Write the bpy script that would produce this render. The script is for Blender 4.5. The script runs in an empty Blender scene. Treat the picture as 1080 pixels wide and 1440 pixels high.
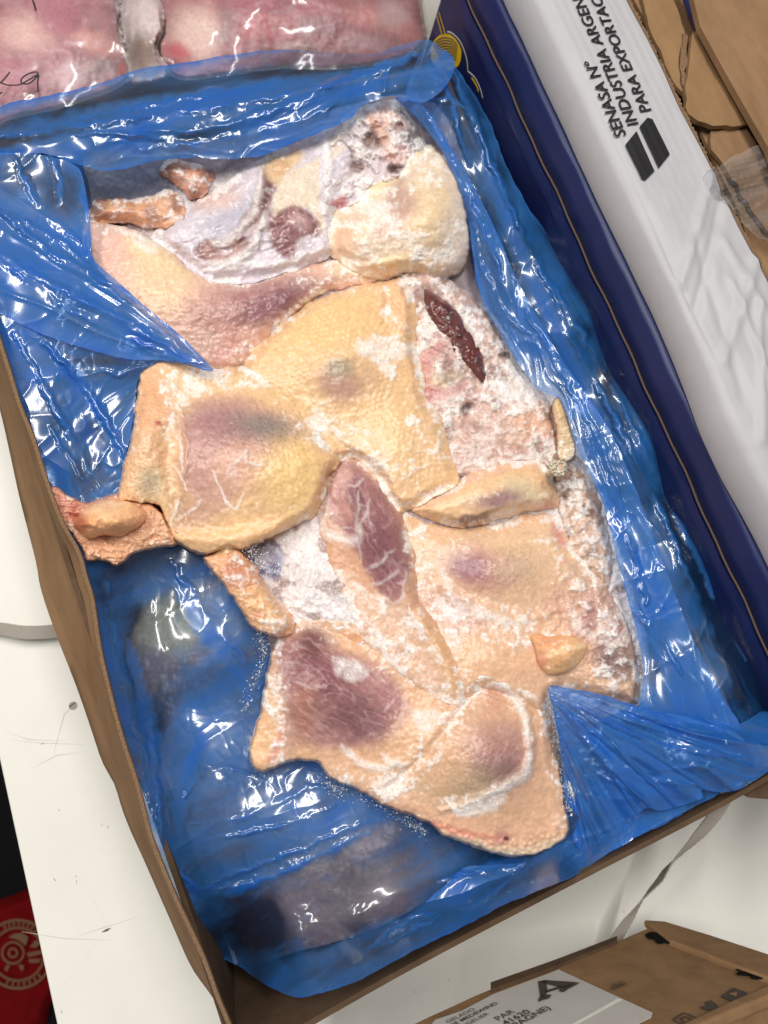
import bpy, math
import numpy as np
from mathutils import Vector, Matrix, Euler

# ---------------------------------------------------------------- camera, world, lamps
S = bpy.context.scene
COL = S.collection
CAM_LOC = (-0.1329, -0.1086, 0.6508)
CAM_ROT = (0.2215, -0.1943, -0.3814)
FPX = 1050.0                                   # focal length in photo pixels (1080 x 1440)
cd = bpy.data.cameras.new("camera"); cam = bpy.data.objects.new("camera", cd); COL.objects.link(cam)
cam.location = CAM_LOC; cam.rotation_euler = CAM_ROT
cd.sensor_fit = 'VERTICAL'; cd.sensor_height = 36.0; cd.lens = FPX / 1440 * 36
cd.clip_start = 0.02; cd.clip_end = 50
cd.dof.use_dof = True; cd.dof.focus_distance = 0.50; cd.dof.aperture_fstop = 7.0
S.camera = cam
W = bpy.data.worlds.new("World"); S.world = W; W.use_nodes = True
bg = W.node_tree.nodes["Background"]; bg.inputs[0].default_value = (1.0, 0.985, 0.96, 1); bg.inputs[1].default_value = 0.30
S.view_settings.view_transform = 'Standard'; S.view_settings.look = 'None'
S.view_settings.exposure = 0.0; S.view_settings.gamma = 1.0
S.cycles.transparent_max_bounces = 24
S.cycles.max_bounces = 8

def lamp(name, loc, target, sx, sy, power, along=(1, 0, 0), color=(1.0, 0.97, 0.92)):
    l = bpy.data.lights.new(name, 'AREA'); l.shape = 'RECTANGLE'; l.size = sx; l.size_y = sy
    l.energy = power; l.color = color
    o = bpy.data.objects.new(name, l); COL.objects.link(o); o.location = loc
    d = Vector(target) - Vector(loc)
    zz = -d.normalized(); xx = Vector(along); xx = (xx - zz * xx.dot(zz)).normalized(); yy = zz.cross(xx)
    o.rotation_euler = Matrix((xx, yy, zz)).transposed().to_euler()          # tube lies along the given direction
    return o
lamp("ceiling_tube_lamp", (0.12, 0.42, 2.0), (0, 0, 0.1), 1.2, 0.08, 25, (.62, .78, 0))
lamp("ceiling_tube_lamp", (-0.95, 0.95, 1.75), (0, 0, 0.1), 1.2, 0.08, 24, (.62, .78, 0))

# ---------------------------------------------------------------- camera geometry helpers
RM = np.array(Euler(CAM_ROT, 'XYZ').to_matrix()); CC = np.array(CAM_LOC)
def ray(u, v):
    u = np.asarray(u, float); v = np.asarray(v, float)
    d = np.stack([(u - 540) / FPX, -(v - 720) / FPX, -np.ones_like(u * v)], -1)
    return d @ RM.T
def at(u, v, z):
    """point of height z that the photograph shows at pixel (u, v)"""
    d = ray(u, v); t = (np.asarray(z) - CC[2]) / d[..., 2]
    return CC + d * t[..., None]
def at_plane(u, v, axis, val):
    d = ray(u, v); t = (val - CC[axis]) / d[..., axis]
    return CC + d * t[..., None]
def at_nplane(u, v, p0, n):
    d = ray(u, v); t = ((np.array(p0) - CC) @ n) / (d @ n)
    return CC + d * t[..., None]

# ---------------------------------------------------------------- noise
def _h(ix, iy, s):
    a = (ix.astype(np.int64) * 374761393 + iy.astype(np.int64) * 668265263 + s * 974711) & 0xFFFFFFFF
    a = ((a ^ (a >> 13)) * 1274126177) & 0xFFFFFFFF
    a = ((a ^ (a >> 15)) * 2246822519) & 0xFFFFFFFF
    return ((a ^ (a >> 16)) & 0xFFFFFF) / float(0xFFFFFF)
def perlin(x, y, s=0):
    xi = np.floor(x); yi = np.floor(y); xf = x - xi; yf = y - yi
    def g(ix, iy, dx, dy):
        a = _h(ix, iy, s) * 6.2831853
        return np.cos(a) * dx + np.sin(a) * dy
    u = xf * xf * xf * (xf * (xf * 6 - 15) + 10); v = yf * yf * yf * (yf * (yf * 6 - 15) + 10)
    a = g(xi, yi, xf, yf); b = g(xi + 1, yi, xf - 1, yf); c = g(xi, yi + 1, xf, yf - 1); d = g(xi + 1, yi + 1, xf - 1, yf - 1)
    return (a + (b - a) * u) * (1 - v) + (c + (d - c) * u) * v          # about -0.7 .. 0.7
def fbm(x, y, o=4, s=0, gain=.5):
    r = 0; a = 1.0; f = 1.0
    for i in range(o):
        r = r + a * perlin(x * f, y * f, s + i * 17); a *= gain; f *= 2.03
    return r
def ridged(x, y, o=3, s=0, gain=.5):
    r = 0; a = 1.0; f = 1.0; t = 0
    for i in range(o):
        r = r + a * (1 - np.abs(perlin(x * f, y * f, s + i * 31)) * 2) ** 2; t += a; a *= gain; f *= 2.1
    return r / t
def worley(x, y, s=0):
    xi = np.floor(x); yi = np.floor(y); f1 = np.full(x.shape, 9.0); f2 = f1.copy(); idv = np.zeros(x.shape)
    for dx in (-1, 0, 1):
        for dy in (-1, 0, 1):
            cx = xi + dx; cy = yi + dy
            d = np.hypot(cx + _h(cx, cy, s) - x, cy + _h(cx, cy, s + 5) - y)
            m = d < f1
            f2 = np.where(m, f1, np.minimum(f2, d)); idv = np.where(m, _h(cx, cy, s + 9), idv); f1 = np.where(m, d, f1)
    return f1, f2, idv
def sst(a, b, x):
    t = np.clip((x - a) / (b - a), 0, 1); return t * t * (3 - 2 * t)
def lin(r, g, b):
    f = lambda c: c / 12.92 if c <= .04045 else ((c + .055) / 1.055) ** 2.4
    return np.array([f(r / 255), f(g / 255), f(b / 255)])

# ---------------------------------------------------------------- outlines in photo pixels
def smooth(pts, closed=True, k=5):
    p = np.array(pts, float); n = len(p); out = []
    for i in range(n if closed else n - 1):
        if closed: a, b, c, d = p[i - 1], p[i], p[(i + 1) % n], p[(i + 2) % n]
        else: a, b, c, d = p[max(i - 1, 0)], p[i], p[i + 1], p[min(i + 2, n - 1)]
        for t in np.arange(k) / k:
            out.append(.5 * (2 * b + (c - a) * t + (2 * a - 5 * b + 4 * c - d) * t * t + (3 * b - a - 3 * c + d) * t ** 3))
    if not closed: out.append(p[-1])
    return np.array(out)
def segdist(poly, U, V, closed):
    n = len(poly); D = np.full(U.shape, 1e9); ins = np.zeros(U.shape, bool); T = np.zeros(U.shape)
    m = n if closed else n - 1
    for i in range(m):
        a = poly[i]; b = poly[(i + 1) % n]; ex, ey = b - a; L = ex * ex + ey * ey + 1e-9
        wx = U - a[0]; wy = V - a[1]; t = np.clip((wx * ex + wy * ey) / L, 0, 1)
        d = (wx - ex * t) ** 2 + (wy - ey * t) ** 2
        k = d < D; D = np.where(k, d, D); T = np.where(k, (i + t) / m, T)
        if closed:
            c = ((a[1] > V) != (b[1] > V)) & (wx < ex * wy / (ey if abs(ey) > 1e-9 else 1e-9))
            ins ^= c
    D = np.sqrt(D)
    return (np.where(ins, D, -D) if closed else D), T
def sdf(pts, U, V, k=4):
    return segdist(smooth(pts, True, k), U, V, True)[0]
def rbf(ctrl):
    """thin-plate height field through (u, v, z) control points"""
    c = np.array(ctrl, float); P = c[:, :2] / 500; n = len(c)
    ph = lambda r2: .5 * r2 * np.log(r2 + 1e-12)
    A = np.zeros((n + 3, n + 3)); d2 = ((P[:, None] - P[None]) ** 2).sum(-1)
    A[:n, :n] = ph(d2) + 1e-4 * np.eye(n); A[:n, n] = 1; A[:n, n + 1:] = P; A[n, :n] = 1; A[n + 1:, :n] = P.T
    w = np.linalg.solve(A, np.r_[c[:, 2], 0, 0, 0])
    def f(U, V):
        u = U / 500; v = V / 500; r = w[n] + w[n + 1] * u + w[n + 2] * v
        for i in range(n): r = r + w[i] * ph((u - P[i, 0]) ** 2 + (v - P[i, 1]) ** 2)
        return r
    return f

class Paint:
    """brushes over the vertices of one sheet: masks from outlines measured in the photograph"""
    def __init__(s, U, V, seed=0, warp=5.0):
        s.U, s.V, s.seed = U, V, seed
        s.u = U + warp * fbm(U / 22, V / 22, 4, seed + 1); s.v = V + warp * fbm(U / 22, V / 22, 4, seed + 2)
        s.n = fbm(U / 13, V / 13, 5, seed + 3, .62); s.n2 = fbm(U / 5.0, V / 5.0, 3, seed + 4, .7); s.n3 = fbm(U / 44, V / 44, 2, seed + 6)
        s.col = np.zeros(U.shape + (3,)); s.frost = np.zeros(U.shape); s.haze = np.zeros(U.shape); s.z = np.zeros(U.shape)
    def blob(s, cx, cy, rx, ry, ang=0, soft=.4):
        a = math.radians(ang); dx = s.u - cx; dy = s.v - cy
        r = np.hypot((dx * math.cos(a) + dy * math.sin(a)) / rx, (-dx * math.sin(a) + dy * math.cos(a)) / ry)
        return 1 - sst(1 - soft, 1 + soft, r)
    def _box(s, pts, m):
        p = np.array(pts, float); lo = p.min(0) - m; hi = p.max(0) + m
        return (s.u > lo[0]) & (s.u < hi[0]) & (s.v > lo[1]) & (s.v < hi[1])
    def poly(s, pts, soft=4):
        k = s._box(pts, soft + 12); r = np.zeros(s.U.shape)
        if k.any(): r[k] = sst(-soft, soft, sdf(pts, s.u[k], s.v[k]))
        return r
    def stroke(s, pts, w, soft=None, taper=True):
        soft = w * .5 if soft is None else soft
        k = s._box(pts, w + soft + 3); r = np.zeros(s.U.shape)
        if k.any():
            d, t = segdist(smooth(pts, False, 4), s.u[k], s.v[k], False)
            ww = w * (np.clip(4 * t * (1 - t), .15, 1) ** .5 if taper else 1)
            r[k] = 1 - sst(ww - soft, ww + soft, d)
        return r
    def mix(s, m, c, a=1.0):
        m = np.clip(m * a, 0, 1)[..., None]; s.col = s.col * (1 - m) + lin(*c) * m
    def dust(s, dens, lo=.17):
        """broken frost: dens 0..1 is how much of the ground it covers"""
        n = .46 + .52 * s.n + .12 * s.n2 + .42 * s.n3
        s.frost = np.maximum(s.frost, sst(1.0 - .80 * dens - lo, 1.0 - .80 * dens + lo, n) * sst(.05, .35, dens)); s.haze = np.maximum(s.haze, np.clip(dens - .12, 0, 1) * .5)

# ---------------------------------------------------------------- mesh helpers
def link(name, me, mat=None, parent=None):
    o = bpy.data.objects.new(name, me); COL.objects.link(o)
    if mat is not None: me.materials.append(mat)
    if parent is not None: o.parent = parent; o.matrix_parent_inverse = parent.matrix_world.inverted()
    return o
def mesh_np(name, co, faces, mat, parent=None, col=None, attrs=None, smooth_=True):
    me = bpy.data.meshes.new(name); co = np.asarray(co, np.float32); faces = np.asarray(faces, np.int32); k = faces.shape[1]
    me.vertices.add(len(co)); me.vertices.foreach_set("co", co.ravel())
    me.loops.add(faces.size); me.loops.foreach_set("vertex_index", faces.ravel())
    me.polygons.add(len(faces)); me.polygons.foreach_set("loop_start", np.arange(0, faces.size, k, dtype=np.int32))
    me.polygons.foreach_set("loop_total", np.full(len(faces), k, np.int32))
    me.polygons.foreach_set("use_smooth", np.full(len(faces), smooth_))
    me.update(calc_edges=True)
    if col is not None:
        a = me.color_attributes.new("Col", 'FLOAT_COLOR', 'POINT')
        a.data.foreach_set("color", np.asarray(col, np.float32).ravel())
    for kx, vx in (attrs or {}).items():
        a = me.attributes.new(kx, 'FLOAT', 'POINT'); a.data.foreach_set("value", np.asarray(vx, np.float32).ravel())
    return link(name, me, mat, parent)
def pydata(name, verts, faces, mat, parent=None, smooth_=False, bevel=0.0):
    me = bpy.data.meshes.new(name); me.from_pydata([tuple(map(float, v)) for v in verts], [], faces); me.update()
    if smooth_: me.polygons.foreach_set("use_smooth", [True] * len(me.polygons))
    o = link(name, me, mat, parent)
    if bevel:
        b = o.modifiers.new("bevel", 'BEVEL'); b.width = bevel; b.segments = 3; b.limit_method = 'ANGLE'
    return o
def slab(name, top, thick, mat, parent=None, bevel=0.0, direction=None):
    """a plate with the given top outline (world points) and a real thickness"""
    top = np.array(top, float); n = len(top)
    if direction is None:
        nrm = np.cross(top[1] - top[0], top[2] - top[1]); nrm /= np.linalg.norm(nrm)
        if nrm[2] < 0: nrm = -nrm
        direction = -nrm
    low = top + np.array(direction) * thick
    f = [tuple(range(n)), tuple(range(2 * n - 1, n - 1, -1))] + [(i, i + n, (i + 1) % n + n, (i + 1) % n) for i in range(n)]
    o = pydata(name, np.r_[top, low], f, mat, parent, False, bevel)
    import bmesh
    bm = bmesh.new(); bm.from_mesh(o.data); bmesh.ops.recalc_face_normals(bm, faces=bm.faces); bm.to_mesh(o.data); bm.free()
    return o
def thing(name, label, cat, loc=(0, 0, 0), group=None):
    o = bpy.data.objects.new(name, None); COL.objects.link(o); o.location = loc; o.empty_display_size = .02
    o["label"] = label; o["category"] = cat
    if group: o["group"] = group
    bpy.context.view_layer.update()
    return o
def tag(o, label, cat, group=None):
    o["label"] = label; o["category"] = cat
    if group: o["group"] = group
    return o

def grid_sheet(pts, step, edge_noise=0.0, seed=0, k=4, extra=None):
    """grid over an outline, its rim snapped to the outline; returns U, V, sd, faces"""
    P = smooth(pts, True, k); lo = P.min(0) - 2 * step; hi = P.max(0) + 2 * step
    us = np.arange(lo[0], hi[0], step); vs = np.arange(lo[1], hi[1], step)
    U, V = np.meshgrid(us, vs); sd = segdist(P, U, V, True)[0]
    if edge_noise: sd = sd + edge_noise * fbm(U / 22, V / 22, 3, seed + 77, .5)
    gy, gx = np.gradient(sd, step); gl = np.hypot(gx, gy) + 1e-6
    out = sd < 0; mv = np.where(out, np.clip(-sd, 0, 1.5 * step), 0)
    U2 = U + gx / gl * mv; V2 = V + gy / gl * mv
    ins = sd > 0
    q = ins[:-1, :-1] | ins[1:, :-1] | ins[:-1, 1:] | ins[1:, 1:]
    idx = np.arange(U.size).reshape(U.shape)
    f = np.stack([idx[:-1, :-1][q], idx[1:, :-1][q], idx[1:, 1:][q], idx[:-1, 1:][q]], -1)
    used = np.unique(f); remap = np.full(U.size, -1); remap[used] = np.arange(len(used))
    return U2.ravel()[used], V2.ravel()[used], np.maximum(sd, 0).ravel()[used], remap[f]

# ---------------------------------------------------------------- node materials
def newmat(name):
    m = bpy.data.materials.new(name); m.use_nodes = True; nt = m.node_tree
    b = nt.nodes["Principled BSDF"]; return m, nt, b
def N(nt, t, **kw):
    n = nt.nodes.new(t)
    for k_, v_ in kw.items(): setattr(n, k_, v_)
    return n
def noise_bump(nt, b, scale, strength, dist, detail=5, rough=.6, coord='Object', aniso=None):
    tc = N(nt, 'ShaderNodeTexCoord'); n = N(nt, 'ShaderNodeTexNoise'); n.inputs['Scale'].default_value = scale
    n.inputs['Detail'].default_value = detail; n.inputs['Roughness'].default_value = rough
    src = tc.outputs[coord]
    if aniso:
        mp = N(nt, 'ShaderNodeMapping'); mp.inputs['Scale'].default_value = aniso; nt.links.new(src, mp.inputs[0]); src = mp.outputs[0]
    nt.links.new(src, n.inputs['Vector'])
    bp = N(nt, 'ShaderNodeBump'); bp.inputs['Strength'].default_value = strength; bp.inputs['Distance'].default_value = dist
    nt.links.new(n.outputs[0], bp.inputs['Height'])
    if b is not None: nt.links.new(bp.outputs[0], b.inputs['Normal'])
    return n, bp, tc
def plain(name, c, rough=.6, spec=.4, bump=None, var=None, aniso=None):
    """c linear colour; var = (scale, amount, second colour)"""
    m, nt, b = newmat(name); b.inputs['Base Color'].default_value = (*c, 1); b.inputs['Roughness'].default_value = rough
    b.inputs['Specular IOR Level'].default_value = spec
    if bump: noise_bump(nt, b, *bump, aniso=aniso)
    if var:
        tc = N(nt, 'ShaderNodeTexCoord'); n = N(nt, 'ShaderNodeTexNoise'); n.inputs['Scale'].default_value = var[0]; n.inputs['Detail'].default_value = 6; n.inputs['Roughness'].default_value = .65
        src = tc.outputs['Object']
        if aniso:
            mp = N(nt, 'ShaderNodeMapping'); mp.inputs['Scale'].default_value = aniso; nt.links.new(src, mp.inputs[0]); src = mp.outputs[0]
        nt.links.new(src, n.inputs['Vector'])
        r = N(nt, 'ShaderNodeMapRange'); r.inputs[1].default_value = .35; r.inputs[2].default_value = .68; r.inputs[4].default_value = var[1]
        nt.links.new(n.outputs[0], r.inputs[0])
        x = N(nt, 'ShaderNodeMix', data_type='RGBA'); x.inputs[6].default_value = (*c, 1); x.inputs[7].default_value = (*var[2], 1)
        nt.links.new(r.outputs[0], x.inputs[0]); nt.links.new(x.outputs[2], b.inputs['Base Color'])
    return m
def meat_mat(name, fine=2600, gloss=.34, sss=.12):
    m, nt, b = newmat(name)
    a = N(nt, 'ShaderNodeVertexColor'); a.layer_name = "Col"
    n, bp, tc = noise_bump(nt, b, fine, .2, .0005, 3, .6)
    n2 = N(nt, 'ShaderNodeTexNoise'); n2.inputs['Scale'].default_value = 420; n2.inputs['Detail'].default_value = 5; nt.links.new(tc.outputs['Object'], n2.inputs['Vector'])
    # slight mottling of the flesh
    hv = N(nt, 'ShaderNodeMapRange'); hv.inputs[1].default_value = .3; hv.inputs[2].default_value = .7; hv.inputs[3].default_value = .90; hv.inputs[4].default_value = 1.10
    nt.links.new(n2.outputs[0], hv.inputs[0])
    mul = N(nt, 'ShaderNodeMix', data_type='RGBA', blend_type='MULTIPLY'); mul.inputs[0].default_value = 1
    nt.links.new(a.outputs['Color'], mul.inputs[6]); nt.links.new(hv.outputs[0], mul.inputs[7])
    nt.links.new(mul.outputs[2], b.inputs['Base Color'])
    r = N(nt, 'ShaderNodeMapRange'); r.inputs[3].default_value = gloss; r.inputs[4].default_value = .8; nt.links.new(a.outputs['Alpha'], r.inputs[0])
    nt.links.new(r.outputs[0], b.inputs['Roughness'])
    b.inputs['Subsurface Weight'].default_value = sss; b.inputs['Subsurface Radius'].default_value = (1, .45, .25); b.inputs['Subsurface Scale'].default_value = .004
    b.inputs['Specular IOR Level'].default_value = .5
    return m
def film_mat(name, tint, body, gl=.13, deep=None, bump=(200, .05, .0006), ior=1.62):
    """thin plastic film; attribute 'dens' = how many layers lie gathered (0 clear .. 1 opaque)"""
    m, nt, b = newmat(name); nt.nodes.remove(b); out = nt.nodes["Material Output"]
    at_ = N(nt, 'ShaderNodeAttribute', attribute_name="dens")
    tr = N(nt, 'ShaderNodeBsdfTransparent')
    tm = N(nt, 'ShaderNodeMix', data_type='RGBA'); tm.inputs[6].default_value = (.97, .98, 1, 1); tm.inputs[7].default_value = (*tint, 1)
    nt.links.new(at_.outputs['Fac'], tm.inputs[0]); nt.links.new(tm.outputs[2], tr.inputs[0])
    di = N(nt, 'ShaderNodeBsdfDiffuse')
    pw = N(nt, 'ShaderNodeMapRange'); pw.inputs[1].default_value = .35; pw.inputs[2].default_value = .95; nt.links.new(at_.outputs['Fac'], pw.inputs[0])
    bm = N(nt, 'ShaderNodeMix', data_type='RGBA'); bm.inputs[6].default_value = (*body, 1); bm.inputs[7].default_value = (*(body if deep is None else deep), 1); nt.links.new(pw.outputs[0], bm.inputs[0])
    nt.links.new(bm.outputs[2], di.inputs[0])
    tl = N(nt, 'ShaderNodeBsdfTranslucent'); nt.links.new(bm.outputs[2], tl.inputs[0])
    dm = N(nt, 'ShaderNodeMixShader'); dm.inputs[0].default_value = .3; nt.links.new(di.outputs[0], dm.inputs[1]); nt.links.new(tl.outputs[0], dm.inputs[2])
    mx = N(nt, 'ShaderNodeMixShader'); nt.links.new(at_.outputs['Fac'], mx.inputs[0]); nt.links.new(tr.outputs[0], mx.inputs[1]); nt.links.new(dm.outputs[0], mx.inputs[2])
    n, bp, tc = noise_bump(nt, None, *bump)
    g = N(nt, 'ShaderNodeBsdfGlossy'); g.inputs['Roughness'].default_value = gl; g.inputs[0].default_value = (1, 1, 1, 1)
    g2 = N(nt, 'ShaderNodeBsdfGlossy'); g2.inputs['Roughness'].default_value = .36; gm = N(nt, 'ShaderNodeMixShader'); gm.inputs[0].default_value = .32
    nt.links.new(g.outputs[0], gm.inputs[1]); nt.links.new(g2.outputs[0], gm.inputs[2]); nt.links.new(bp.outputs[0], g2.inputs['Normal'])
    fr = N(nt, 'ShaderNodeFresnel'); fr.inputs[0].default_value = ior
    for s_ in (g, fr, di): nt.links.new(bp.outputs[0], s_.inputs['Normal'])
    fx = N(nt, 'ShaderNodeMixShader'); nt.links.new(fr.outputs[0], fx.inputs[0]); nt.links.new(mx.outputs[0], fx.inputs[1]); nt.links.new(gm.outputs[0], fx.inputs[2])
    nt.links.new(fx.outputs[0], out.inputs[0])
    return m

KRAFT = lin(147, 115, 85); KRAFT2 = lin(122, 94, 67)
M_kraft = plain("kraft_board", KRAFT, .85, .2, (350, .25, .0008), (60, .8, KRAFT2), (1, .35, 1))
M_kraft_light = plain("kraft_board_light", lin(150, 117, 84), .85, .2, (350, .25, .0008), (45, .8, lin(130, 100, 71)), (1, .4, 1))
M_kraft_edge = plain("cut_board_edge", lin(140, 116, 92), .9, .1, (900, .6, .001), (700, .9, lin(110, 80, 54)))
M_kraft_dark = plain("shaded_inner_board", lin(98, 78, 61), .9, .15, (350, .3, .0008), (40, .8, lin(74, 57, 43)))  # kraft darkened in colour to carry the shade on the inner carton walls
M_table = plain("white_laminate", lin(236, 234, 226), .38, .45, (90, .05, .0006), (14, .5, lin(226, 223, 213)))
M_blue = plain("blue_coated_board", lin(9, 27, 84), .45, .5, (160, .12, .0006), (30, .5, lin(7, 22, 70)))
M_white = plain("white_coated_board", lin(180, 179, 182), .5, .4, (120, .22, .0012), (20, .5, lin(168, 167, 172)))
M_parcel = plain("parcel_board", lin(148, 115, 82), .8, .25, (350, .25, .0008), (45, .8, lin(120, 92, 64)), (1, .4, 1))
M_ink = plain("black_print", lin(28, 27, 30), .55, .3)
M_ink_soft = plain("faded_print", lin(62, 54, 50), .7, .2, None, (900, .8, lin(96, 86, 80)))
M_yellow = plain("yellow_print", lin(226, 190, 20), .45, .4)
M_maroon = plain("maroon_print", lin(80, 20, 24), .45, .4)
M_whiteprint = plain("white_print", lin(225, 224, 215), .45, .4)
M_label = plain("paper_label", lin(196, 192, 186), .6, .3, (300, .08, .0005), (25, .5, lin(184, 179, 172)))
M_strap = plain("woven_strap", lin(166, 159, 150), .6, .3, (1500, .4, .0005))
M_floor = plain("dark_carpet", lin(14, 14, 15), .95, .1, (400, .8, .004), (500, .9, lin(34, 34, 36)))
M_red = plain("red_cloth", lin(112, 6, 10), .9, .12, (260, .3, .001), (30, .6, lin(88, 4, 8)))
M_meat = meat_mat("frozen_flesh")
M_skin = meat_mat("frozen_skin", 1800, .30, .14)
M_ice = meat_mat("glazed_flesh", 1500, .14, .16)
M_liner_edge = plain("lid_cut_edge", lin(104, 88, 76), .9, .1)
M_film = film_mat("blue_film", (.34, .62, .98), lin(64, 148, 236), deep=lin(14, 92, 206))
M_clear = film_mat("clear_film", (.80, .79, .79), lin(205, 198, 196), .12, None, (200, .08, .0006), 1.45)
# ---------------------------------------------------------------- frozen poultry
FROST = (243, 238, 235)
HM = np.full((900, 800), -1.0)                     # height of the meat built so far, photo grid of 2 px
def hm_get(U, V):
    A = np.zeros_like(HM); C_ = np.zeros_like(HM); ok = HM > 0
    for i in range(-3, 4):
        for j in range(-3, 4):
            m_ = np.roll(np.roll(ok, i, 0), j, 1); C_ += m_; A += np.where(m_, np.roll(np.roll(HM, i, 0), j, 1), 0)
    B_ = np.where(C_ > 4, A / np.maximum(C_, 1), -1.0)
    x = np.clip(U / 2 + 100, 0, 798); y = np.clip(V / 2 + 50, 0, 898); xi = x.astype(int); yi = y.astype(int); fx = x - xi; fy = y - yi
    q = [B_[yi, xi], B_[yi, xi + 1], B_[yi + 1, xi], B_[yi + 1, xi + 1]]; bad = np.minimum.reduce(q) < 0
    return np.where(bad, np.maximum.reduce(q), (q[0] * (1 - fx) + q[1] * fx) * (1 - fy) + (q[2] * (1 - fx) + q[3] * fx) * fy)
def hm_get_(U, V): return HM[np.clip((V / 2 + 50).astype(int), 0, 899), np.clip((U / 2 + 100).astype(int), 0, 799)]
def hm_put(U, V, z):
    np.maximum.at(HM, (np.clip((V / 2 + 50).astype(int), 0, 899), np.clip((U / 2 + 100).astype(int), 0, 799)), z)
CR_P, CR_N = [], []            # places where ice crystals lie
STEP = 1.35
def piece(name, parent, pts, ztop, paint, roll=18, base=.120, seed=0, mat=None, step=None, edge=4.0, warp=5.0, grain=.00035, crystals=1.0, power=.5, label=None, rim=.0055, ef=.20, fuse=True):
    U, V, sd, F = grid_sheet(pts, step or STEP, edge, seed)
    p = Paint(U, V, seed, warp)
    p.sd = sd
    z = ztop(U, V) if callable(ztop) else np.full(U.shape, float(ztop))
    p.z = np.zeros(U.shape)
    paint(p)
    t = np.clip(sd / roll, 0, 1); prof = (1 - (1 - t) ** 2) ** power
    H = hm_get(U, V); fused = sst(z - .030, z - .016, H) * (H > 0) * fuse
    if ef:
        seam = fused * (1 - sst(4, 20, sd)) * sst(-.25, .25, fbm(U / 48, V / 48, 2, seed + 31)); p.frost = np.maximum(p.frost, sst(1.0 - .75 * seam - .17, 1.0 - .75 * seam + .17, .5 + .5 * p.n + .14 * p.n2) * (seam > .03)); p.haze = np.maximum(p.haze, .5 * seam)
        ed = ef * (1 - sst(2, 22, sd)) * sst(-.35, .35, fbm(U / 60, V / 60, 2, seed + 30)) * 1.5; p.frost = np.maximum(p.frost, .9 * sst(1 - ed - .2, 1 - ed + .2, .5 + .55 * p.n + .3 * p.n2) * (ed > .02))
    fr = np.clip(p.frost, 0, 1)
    fine = fbm(U / 3.2, V / 3.2, 2, seed + 40)
    r_ = np.minimum(rim, z - base); wall = 1 - sst(0, 3.2, sd)
    t2 = np.clip(sd / (roll * 1.15), 0, 1); s2 = .55 * (1 - (1 - t2) ** 2) ** .5 + .45 * sst(0, 1, t2)
    zf = np.maximum((H - .0003) * (1 - s2) + z * s2, np.where(sd > 2, H + .0004, H - .0003))
    z = (z - r_ * (1 - prof) - (z - r_ - base) * wall) * (1 - fused) + zf * fused + p.z * prof + fr * grain * (1.2 + 1.2 * fine) * prof + (.0010 * fbm(U / 26, V / 26, 3, seed + 8) + .00035 * fbm(U / 8, V / 8, 2, seed + 14) + .0005 * fr * p.n) * prof
    hm_put(U[sd > 1], V[sd > 1], z[sd > 1])
    # frost takes a broken tone of its own: white rime over the flesh
    hz = (np.clip(p.haze * (.55 + .8 * fbm(U / 30, V / 30, 3, seed + 12)), 0, .55))[:, None]
    fcol = lin(*FROST) * (1 + .10 * fine + .20 * p.n2)[:, None]
    a = (fr * np.clip(.72 + .5 * fbm(U / 17, V / 17, 3, seed + 13) + .25 * fine, .25, 1))[:, None]
    pc = p.col * .90 + .10 * p.col.mean(-1, keepdims=True); pc = pc * np.array([1.06, 1.0, 1.11]); pc = pc * (1 + .10 * p.n + .07 * p.n2)[:, None] * (1 - hz) + lin(226, 208, 196) * hz
    col = np.clip(pc * (1 - a) + fcol * a, 0, .92)
    co = at(U, V, z)
    if name == 'rime_and_ice': co[:, 1] = np.maximum(co[:, 1], -.306); co[:, 0] = np.clip(co[:, 0], -.198, .197)
    o = mesh_np(name, co, F, mat or M_skin, parent, np.c_[col, fr])
    if label: o["label"] = label
    k = np.nonzero((fr > .75) & (sd > 2))[0]
    if crystals and len(k):
        rs = np.random.RandomState(seed + 5); pick = rs.choice(k, int(len(k) * .03 * crystals), replace=True)
        CR_P.append(co[pick])
    return o
def dome(*bumps, z0=.14):
    """bumps: (cx, cy, rx, ry, ang, height)"""
    def f(U, V):
        z = np.full(U.shape, z0)
        for cx, cy, rx, ry, an, h in bumps:
            a = math.radians(an); dx = U - cx; dy = V - cy
            q = ((dx * math.cos(a) + dy * math.sin(a)) / rx) ** 2 + ((-dx * math.sin(a) + dy * math.cos(a)) / ry) ** 2
            z = z + 1.35 * h * np.exp(-q)
        return z
    return f
def follicles(p, m, per=9.0, ang=0, amp=.0006, dark=.10, wav=14):
    """rows of feather follicles: small raised pimples in wavy rows"""
    a = math.radians(ang); u = p.U + wav * perlin(p.U / 70, p.V / 70, 91); v = p.V + wav * perlin(p.U / 70, p.V / 70, 92)
    x = (u * math.cos(a) + v * math.sin(a)) / per; y = (-u * math.sin(a) + v * math.cos(a)) / (per * .86)
    x = x + .5 * (np.floor(y) % 2)
    jx = .22 * (_h(np.floor(x), np.floor(y), 3) - .5); jy = .22 * (_h(np.floor(x), np.floor(y), 4) - .5)
    r = np.hypot(x - np.floor(x) - .5 + jx, y - np.floor(y) - .5 + jy)
    b = (1 - sst(.12, .5, r)) * m
    b = b * np.clip(.62 + 1.5 * p.n3 + .5 * p.n, 0, 1.2)
    p.z += amp * .42 * b
    p.col = p.col * (1 + dark * .85 * (b - .35 * m))[:, None]
def pores(p, m, per=7.0, dark=.3, seed=5):
    f1, f2, i = worley(p.U / per, p.V / per, seed)
    d = (1 - sst(.08, .26, f1)) * m * (i > .25)
    p.z -= .0005 * d; p.col = p.col * (1 - dark * d)[:, None]
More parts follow.
